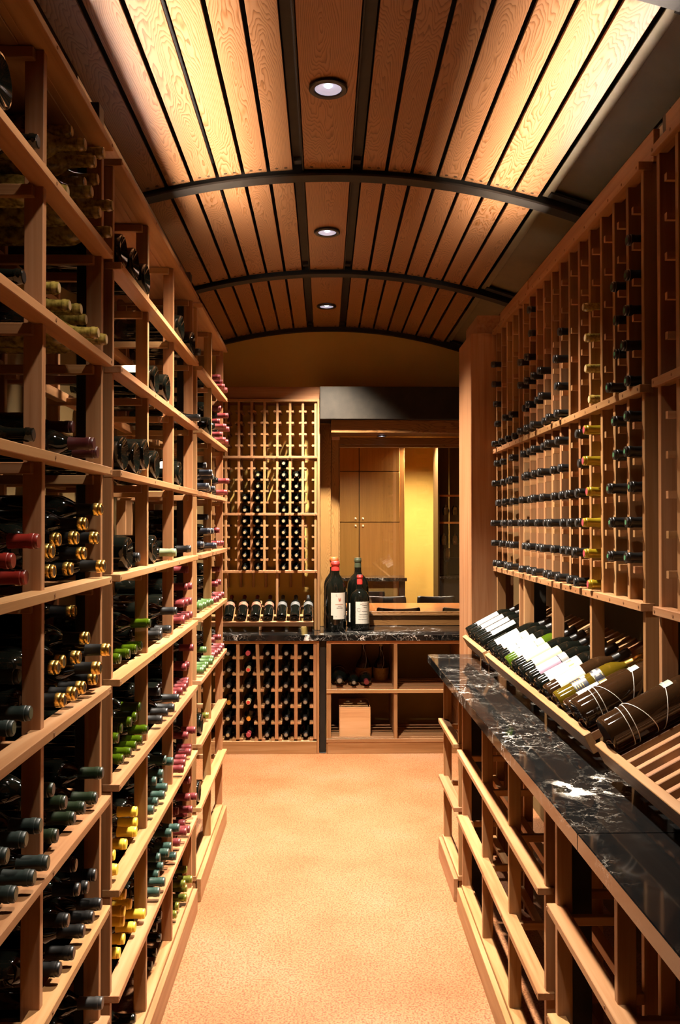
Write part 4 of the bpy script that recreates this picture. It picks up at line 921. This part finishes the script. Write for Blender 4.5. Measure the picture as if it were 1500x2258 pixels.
# sloping display shelf at its foot
ds = tag(empty('display_shelf', (-0.5, 6.7, 0.881)), 'sloping cedar display shelf at the foot of the back wall rack', 'display shelf', 'sloping display shelves')
c_, s_ = math.cos(TILT), math.sin(TILT)
BY0, BZ0 = 6.600, 0.962
def bslope(name, a, b, xa, xb, u0, u1):
    my, mz = (a+b)/2, (u0+u1)/2
    o = bpy.data.objects.new(name, box_mesh(xb-xa, b-a, u1-u0, 'cedar'))
    link(o, ds, Vector(((xa+xb)/2, BY0+my*c_-mz*s_, BZ0+my*s_+mz*c_))-ds.location); o.rotation_euler = (TILT, 0, 0)
bslope('front_board', -0.018, 0.0, -0.944, -0.088, -0.036, 0.006)
DX = [-0.130-0.1013*i for i in range(7)]
for x in DX:
    for d in (-0.029, 0.029): bslope('bearer', 0.0005, 0.29, x+d-0.008, x+d+0.008, -0.020, 0.0)
bslope('cross_rail', 0.10, 0.13, -0.94, -0.092, -0.040, -0.0205)
bslope('cross_rail', 0.22, 0.25, -0.94, -0.092, -0.040, -0.0205)
for x in (-0.92, -0.5, -0.12):
    box('leg', x-0.012, x+0.012, BY0+0.105*c_, BY0+0.13*c_, 0.8805, BZ0+0.105*s_-0.044, 'cedar', ds)
    box('leg', x-0.012, x+0.012, BY0+0.225*c_, BY0+0.25*c_, 0.8805, BZ0+0.225*s_-0.044, 'cedar', ds)
for i, x in enumerate(DX):
    h = math.sqrt(0.0366**2-0.021**2)+0.0006
    ax = (0, c_, s_); u = (0, -s_, c_)
    kd, mat, wd = ('crimson', 'band_pink', 'pink-banded') if i > 2 else ('grey', 'band_grey', 'grey-banded')
    o = bottle(kd, (x, BY0+0.004*c_-h*s_, BZ0+0.004*s_+h*c_), ax, '%s %s dark bottle from the right on the back wall display shelf' % (ORD[i if i < 3 else i-3], wd), 'bottles on the back wall display shelf', 1.0, 1.0, u)
    patch(o, 'label', R0, 0.130, 0.172, -1.4, 1.4, mat)

# ------------------------------------------------------------------ large bottles on the back counter
def big(x, y, r, h, kind, glass, lab, shoulder=0.62, nk=0.385):
    sr = r/0.0366
    P = [(0.0, 0.02), (0.55*r, 0.012), (0.86*r, 0.0), (0.97*r, 0.004), (r, 0.014), (r, h*shoulder*0.93), (r*0.985, h*shoulder), (r*0.94, h*(shoulder+0.035)), (r*0.83, h*(shoulder+0.080)), (r*(0.5*0.83+0.5*nk), h*(shoulder+0.125)), (r*nk*1.16, h*(shoulder+0.160)), (r*nk*1.04, h*(shoulder+0.195)), (r*nk, h*0.90), (r*nk*0.94, h*0.955), (r*nk*0.94, h), (0, h)]
    o = bpy.data.objects.new('wine_bottle', lathe_mesh('large_bottle', P, glass, 40)); link(o); o.location = (x, y, 0.8803)
    tag(o, lab, 'wine bottle', 'large bottles on the back counter')
    c0 = 0.868 if h > 0.5 else 0.835
    n = r*nk
    C = [(n*1.045, h*c0), (n*1.035, h*0.90), (n*0.985, h*0.940), (n*1.06, h*0.944), (n*1.10, h*0.952), (n*1.10, h*0.978), (n*1.02, h*0.983), (n*1.03, h*0.998), (n*0.92, h*1.005), (0, h*1.006)]
    link(bpy.data.objects.new('capsule', lathe_mesh('capsule', C, kind, 28)), o)
    return o
def text_on(o, txt, size, r, z, a, mat, arch=0.0, name='lettering'):
    cu = bpy.data.curves.new('lettering', 'FONT'); cu.body = txt; cu.size = size; cu.align_x = 'CENTER'; cu.resolution_u = 2
    tmp = bpy.data.objects.new('lettering_tmp', cu); COL.objects.link(tmp)
    me = bpy.data.meshes.new_from_object(tmp, depsgraph=bpy.context.evaluated_depsgraph_get())
    bpy.data.objects.remove(tmp)
    for v in me.vertices:
        aa = a+v.co.x/r; zz = z+v.co.y-arch*v.co.x**2
        v.co = (r*math.cos(aa), r*math.sin(aa), zz)
    me.materials.clear(); me.materials.append(M[mat])
    return link(bpy.data.objects.new(name, me), o)
FA = -math.pi/2      # toward the viewer
o = big(0.080, 6.665, 0.0815, 0.537, 'cap_bright', 'glass_black', 'largest red-capped bottle with crested white label, front left on the back counter')
lb = patch(o, 'label', 0.0821, 0.127, 0.300, FA-0.43, FA+1.12, 'paper', seg=24)
patch(o, 'label', 0.0821, 0.098, 0.127, FA-0.22, FA+1.02, 'paper', seg=24)
RR = 0.0824
text_on(o, 'L', 0.026, RR, 0.272, FA+0.10, 'paper_grey')
def crest(o, r, z, a):
    V, F = [], []
    pts = [(-0.010, 0.014), (0.010, 0.014), (0.010, -0.002), (0.006, -0.010), (0.0, -0.014), (-0.006, -0.010), (-0.010, -0.002)]
    for (u, v) in pts: V.append(((r+0.0001)*math.cos(a+u/r), (r+0.0001)*math.sin(a+u/r), z+v))
    F.append(tuple(range(7)))
    c = mesh_obj('crest', V, F, 'ink_red', o)
    V2 = [((r+0.0003)*math.cos(a+u/r), (r+0.0003)*math.sin(a+u/r), z+v) for u, v in ((-0.006, 0.009), (0.006, 0.009), (0.006, 0.001), (-0.006, 0.001))]
    mesh_obj('crest_field', V2, [(0, 1, 2, 3)], 'paper_pink', c)
crest(o, RR, 0.247, FA+0.40)
def bars(o, r, specs, mat):
    for (z, a0, a1, hh) in specs: patch(o, 'print_line', r, z, z+hh, a0, a1, mat, seg=10)
bars(o, RR, [(0.209, FA-0.02, FA+0.78, 0.005)], 'paper_pink')
bars(o, RR, [(0.196, FA+0.22, FA+0.60, 0.003), (0.182, FA+0.10, FA+0.74, 0.004)], 'paper_grey')
for a in (FA+0.03, FA+0.86): patch(o, 'print_mark', RR, 0.116, 0.122, a, a+0.05, 'paper_grey', seg=3)
o = big(0.272, 6.720, 0.0745, 0.428, 'cap_bright', 'glass_black', 'shorter red-capped bottle with printed white label, front right on the back counter', 0.59, 0.30)
patch(o, 'label', 0.0751, 0.056, 0.226, FA-0.50, FA+1.20, 'paper', seg=24)
RR = 0.0754
text_on(o, 'CHATEAU CHEVAL', 0.0085, RR, 0.208, FA+0.42, 'ink', 6.0)
bars(o, RR, [(0.196, FA+0.20, FA+0.80, 0.004), (0.180, FA+0.35, FA+0.75, 0.003), (0.150, FA+0.15, FA+0.85, 0.003), (0.126, FA-0.10, FA+0.95, 0.004), (0.108, FA-0.2, FA+0.9, 0.002), (0.090, FA-0.2, FA+0.9, 0.002)], 'paper_grey')
link(bpy.data.objects.new('seal', tube_mesh('seal', [(RR*math.cos(FA-0.15+0.17*math.cos(t)), RR*math.sin(FA-0.15+0.17*math.cos(t)), 0.165+0.0135*math.sin(t)) for t in (2*math.pi*i/20 for i in range(20))], 0.0006, 'paper_grey', 4, True)), o)
o = big(0.072, 6.860, 0.0815, 0.560, 'cap_orange', 'glass_black', 'orange-capped large bottle standing behind the crested one on the back counter')
o = big(0.262, 6.885, 0.0860, 0.553, 'cap_olive', 'glass_black', 'dark green-capped large bottle standing behind the shorter red-capped one', 0.62, 0.31)
patch(o, 'label', 0.0866, 0.050, 0.200, FA-1.0, FA+0.35, 'paper', seg=20)

# ------------------------------------------------------------------ window to the dining room
tag(box('trim_1', -0.040, 1.245, 6.640, 6.945, 2.516, 2.768, 'steel', None, 0.003), 'black steel lintel beam over the window', kind='structure')
tag(box('trim_2', -0.0385, 0.0470, 6.960, 7.055, 0.881, 2.5155, 'oakZ', None, 0.002), 'oak jamb panel left of the window', kind='structure')
tag(box('trim_3', 0.0475, 1.245, 6.690, 6.990, 2.416, 2.5155, 'oakX', None, 0.002), 'deep oak head board above the window', kind='structure')
win = tag(empty('window_1', (0.65, 7.02, 0.881)), kind='structure', label='oak-framed window onto the dining room')
box('stile', 0.048, 0.112, 7.000, 7.050, 0.8815, 2.415, 'oakZ', win, 0.003)
box('stile', 1.180, 1.244, 7.000, 7.050, 0.8815, 2.415, 'oakZ', win, 0.003)
box('head_rail', 0.1125, 1.1795, 7.000, 7.050, 2.352, 2.412, 'oakX', win, 0.003)
box('bead', 0.1125, 1.1795, 7.012, 7.050, 2.330, 2.3515, 'oakX', win, 0.002)
box('bead', 0.1125, 0.1215, 7.012, 7.050, 1.001, 2.3295, 'oakZ', win, 0.002)
box('sill', 0.1125, 1.1795, 6.985, 7.050, 0.962, 0.978, 'oakX', win, 0.003)
box('bead', 0.1125, 1.1795, 7.008, 7.050, 0.9785, 0.993, 'oakX', win, 0.002)
box('apron', 0.1125, 1.1795, 6.998, 7.050, 0.8815, 0.9615, 'oakX', win, 0.003)
box('pane', 0.1220, 1.1795, 7.026, 7.032, 0.9935, 2.3295, 'pane', win, 0)
tag(box('sensor', 0.052, 0.118, 6.96, 6.998, 2.388, 2.4155, 'paper_pink', None, 0.003), 'small pale sensor box in the upper left corner of the window', 'sensor')
downlight(0.452, 6.86, 2.4055, 'small downlight under the oak head board above the window', 0, 120, 0.6, 0.58, 0.02)

# ------------------------------------------------------------------ dining room seen through the glass
DY = 13.2
tag(box('floor', -2.2, 5.2, 7.1005, DY, -0.06, 0.0, 'floor', None, 0), kind='structure')
tag(box('ceiling', -2.2, 5.2, 7.1005, DY, 2.9, 2.98, 'yellow', None, 0), kind='structure')
tag(box('wall_back', -2.2, 5.2, DY, DY+0.1, 0, 2.9, 'yellow', None, 0), kind='structure')
tag(box('wall_left', -2.3, -2.2, 7.1, DY, 0, 2.9, 'yellow', None, 0), kind='structure')
tag(box('wall_right', 5.2, 5.3, 7.1, DY, 0, 2.9, 'yellow', None, 0), kind='structure')
tag(boxes_mesh('wall_near', [(-2.2, XL-0.1, 7.1, 7.16, 0, 2.9), (XR+0.1, 5.2, 7.1, 7.16, 0, 2.9)], 'yellow'), kind='structure')
cb = tag(empty('cabinet', (0.5, 12.4, 0)), 'tall built-in veneer cupboard in the dining room beyond the glass', 'cabinet')
box('carcass', -0.55, 1.120, 12.12, 12.7, 0.0, 2.88, 'veneer', cb, 0.003)
box('seam_shade', -0.085, 1.05, 12.1192, 12.1198, 0.98, 2.87, 'darkwood', cb, 0)  # thin dark sheet added to deepen the shade in the door seams
for (xa, xb) in ((-0.085, 0.474), (0.486, 1.05)):
    for (za, zb) in ((0.98, 1.727), (1.738, 2.440), (2.452, 2.87)):
        d = box('door', xa, xb, 12.1, 12.119, za, zb, 'veneer', cb, 0.002)
        if zb < 2.46:
            kx = xb-0.045 if xa < 0.2 else xa+0.045; kz = za+0.045 if za > 1.5 else zb-0.045
            me = lathe_mesh('knob', [(0.006, 0.0), (0.006, 0.012), (0.020, 0.016), (0.0, 0.030)], 'brass', 4)
            k = link(bpy.data.objects.new('knob', me), d, Vector((kx-(xa+xb)/2, -0.0097, kz-(za+zb)/2))); k.rotation_euler = (math.pi/2, math.pi/4, 0)
sb = tag(empty('sideboard', (0.4, 11.8, 0)), 'dark sideboard with stone top before the cupboard in the dining room', 'sideboard')
box('top', -0.6, 1.10, 11.55, 12.09, 0.94, 0.985, 'marble', sb, 0.003)
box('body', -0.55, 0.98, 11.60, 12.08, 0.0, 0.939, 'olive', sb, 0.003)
box('leg', 1.00, 1.08, 11.60, 11.68, 0.0, 0.939, 'black', sb, 0.003)
box('door', -0.5, 0.20, 11.58, 11.5995, 0.08, 0.80, 'black', sb, 0.003)
box('door', 0.22, 0.80, 11.58, 11.5995, 0.08, 0.80, 'black', sb, 0.003)
# glass rack niche
nc = tag(empty('glass_rack', (2.3, 12.2, 0)), 'dark boarded niche with stemware rails at the right of the window', 'rack')
for k in range(8): box('board', 1.60+0.205*k, 1.60+0.205*k+0.198, 12.48, 12.50, 0.0, 2.88, 'darkwood', nc, 0.002)
box('side_panel', 1.575, 1.597, 12.0, 12.5, 0.0, 2.88, 'darkwood', nc, 0.002)
for z in (2.105, 1.725): box('rail', 1.60, 3.2, 12.10, 12.13, z-0.014, z+0.014, 'tablewood', nc, 0.002)
box('counter_top', 1.60, 3.2, 11.95, 12.47, 0.945, 0.975, 'marble', nc, 0.003)
box('counter_front', 1.60, 3.2, 12.00, 12.02, 0.0, 0.9445, 'black', nc, 0.003)
box('back_splash', 1.60, 3.2, 12.455, 12.4795, 0.976, 1.22, 'black', nc, 0.002)
GOB = [(0.0, 0.0), (0.034, 0.001), (0.034, 0.003), (0.006, 0.008), (0.0035, 0.02), (0.0035, 0.085), (0.010, 0.095), (0.030, 0.115), (0.040, 0.145), (0.040, 0.17), (0.032, 0.205), (0.0305, 0.205), (0.038, 0.170), (0.038, 0.146), (0.028, 0.117), (0.0, 0.098)]
gm = lathe_mesh('goblet', GOB, 'goblet', 20)
for z, xs, sc, wd in ((2.090, (1.70, 1.83, 1.96, 2.09), 1.25, 'upper'), (1.711, (1.67, 1.83, 1.99, 2.15), 1.45, 'lower')):
    for i, x in enumerate(xs):
        g = bpy.data.objects.new('wine_glass', gm); link(g, None, (x, 12.115, z)); g.rotation_euler = (math.pi, 0, 0); g.scale = (sc,)*3
        tag(g, '%s wine glass from left hanging upside down from the %s rail' % (ORD[i], wd), 'wine glass', 'stemware hanging beyond the window')
g = bpy.data.objects.new('wine_glass', gm); link(g, None, (1.73, 12.2, 0.9755)); g.scale = (1.3, 1.3, 1.9)
tag(g, 'tall stemmed glass standing on the dark niche counter', 'wine glass')
# table and chairs
tb = tag(empty('dining_table', (1.3, 10.0, 0)), 'orange wooden dining table beyond the window', 'table')
box('table_top', 0.25, 2.6, 9.45, 10.45, 0.715, 0.75, 'tablewood', tb, 0.004)
for x in (0.35, 2.44):
    for y in (9.55, 10.29): box('leg', x, x+0.06, y, y+0.06, 0, 0.7145, 'tablewood', tb, 0.003)
def chair(x, y, face, label):
    r = tag(empty('dining_chair', (x, y, 0)), label, 'chair', 'dark dining chairs beyond the window')
    W = 0.24
    V, F = [], []; n = 10
    for j, z in enumerate((0.46, 0.60, 0.74, 0.785, 0.80)):
        for i in range(n+1):
            t = -1+2*i/n; ww = W*(1.0 if j < 3 else (0.985 if j == 3 else 0.93))
            for d in (0, 1): V.append((ww*t, (-face)*(0.235+0.03*(j/4)-0.05*t*t+0.025*d), z-(0.012*(1-t*t) if j == 4 else 0)))
    m = (n+1)*2
    for j in range(4):
        for i in range(n):
            a = j*m+i*2
            F += [(a, a+2, a+m+2, a+m), (a+1, a+m+1, a+m+3, a+3)]
        F += [(j*m, j*m+m, j*m+m+1, j*m+1), (j*m+2*n, j*m+2*n+1, j*m+m+2*n+1, j*m+m+2*n)]
    for i in range(n): a = 4*m+i*2; F.append((a, a+2, a+3, a+1)); F.append((i*2, i*2+1, i*2+3, i*2+2))
    mesh_obj('backrest', V, F, 'cushion', r, None, True)
    box('seat', x-0.23, x+0.23, y-0.21, y+0.21, 0.42, 0.47, 'cushion', r, 0.012)
    for sx in (-1, 1):
        for sy in (-1, 1): box('leg', x+sx*0.2-0.016, x+sx*0.2+0.016, y+sy*0.18-0.016, y+sy*0.18+0.016, 0, 0.4195, 'black', r)
chair(0.80, 9.60, 1, 'low dark chair on the near side of the dining table, left one')
chair(1.52, 9.60, 1, 'low dark chair on the near side of the dining table, right one')
chair(0.78, 10.62, -1, 'low dark chair on the far side of the dining table, left one')
chair(1.40, 10.62, -1, 'low dark chair on the far side of the dining table, right one')
for (x, y) in ((1.36, 12.10), (0.5, 10.6)):  # unseen lamps added to brighten the yellow wall, cupboard and table
    downlight(x, y, 2.8885, 'unseen lamp added in the dining room ceiling %s' % {1.36: 'before the yellow wall', 0.5: 'above the dining table'}[x], DINE_W*(1.4 if x == 1.36 else 1.0), 150, 1.0)

# the bottles that show smallest, as one object
def join_rest():
    import numpy as np
    V, L, LS, LT, MI, SM, mats = [], [], [], [], [], [], []
    nv = nl = 0; cache = {}
    for me, mw in REST:
        if me.name not in cache:
            co = np.empty(len(me.vertices)*3, 'f'); me.vertices.foreach_get('co', co)
            li = np.empty(len(me.loops), 'i'); me.loops.foreach_get('vertex_index', li)
            lt = np.empty(len(me.polygons), 'i'); me.polygons.foreach_get('loop_total', lt)
            cache[me.name] = (co.reshape(-1, 3), li, lt)
        co, li, lt = cache[me.name]
        R = np.array(mw.to_3x3()); t = np.array(mw.translation)
        V.append(co@R.T+t); L.append(li+nv); LT.append(lt)
        if me.materials[0] not in mats: mats.append(me.materials[0])
        MI.append(np.full(len(lt), mats.index(me.materials[0]), 'i'))
        nv += len(co)
    V = np.concatenate(V); L = np.concatenate(L); LT = np.concatenate(LT); MI = np.concatenate(MI)
    me = bpy.data.meshes.new('stacked_wine_bottles')
    me.vertices.add(len(V)); me.vertices.foreach_set('co', V.astype('f').ravel())
    me.loops.add(len(L)); me.loops.foreach_set('vertex_index', L.astype('i'))
    me.polygons.add(len(LT)); me.polygons.foreach_set('loop_start', np.concatenate(([0], np.cumsum(LT)[:-1])).astype('i'))
    me.polygons.foreach_set('material_index', MI)
    me.update(calc_edges=True); me.validate()
    for m in mats: me.materials.append(m)
    me.polygons.foreach_set('use_smooth', [True]*len(me.polygons))
    me.set_sharp_from_angle(angle=math.radians(40))
    o = link(bpy.data.objects.new('stacked_wine_bottles', me))
    tag(o, 'far and small wine bottles in the back wall rack, far left rack and far right columns', 'wine bottles', None, 'stuff')
join_rest()
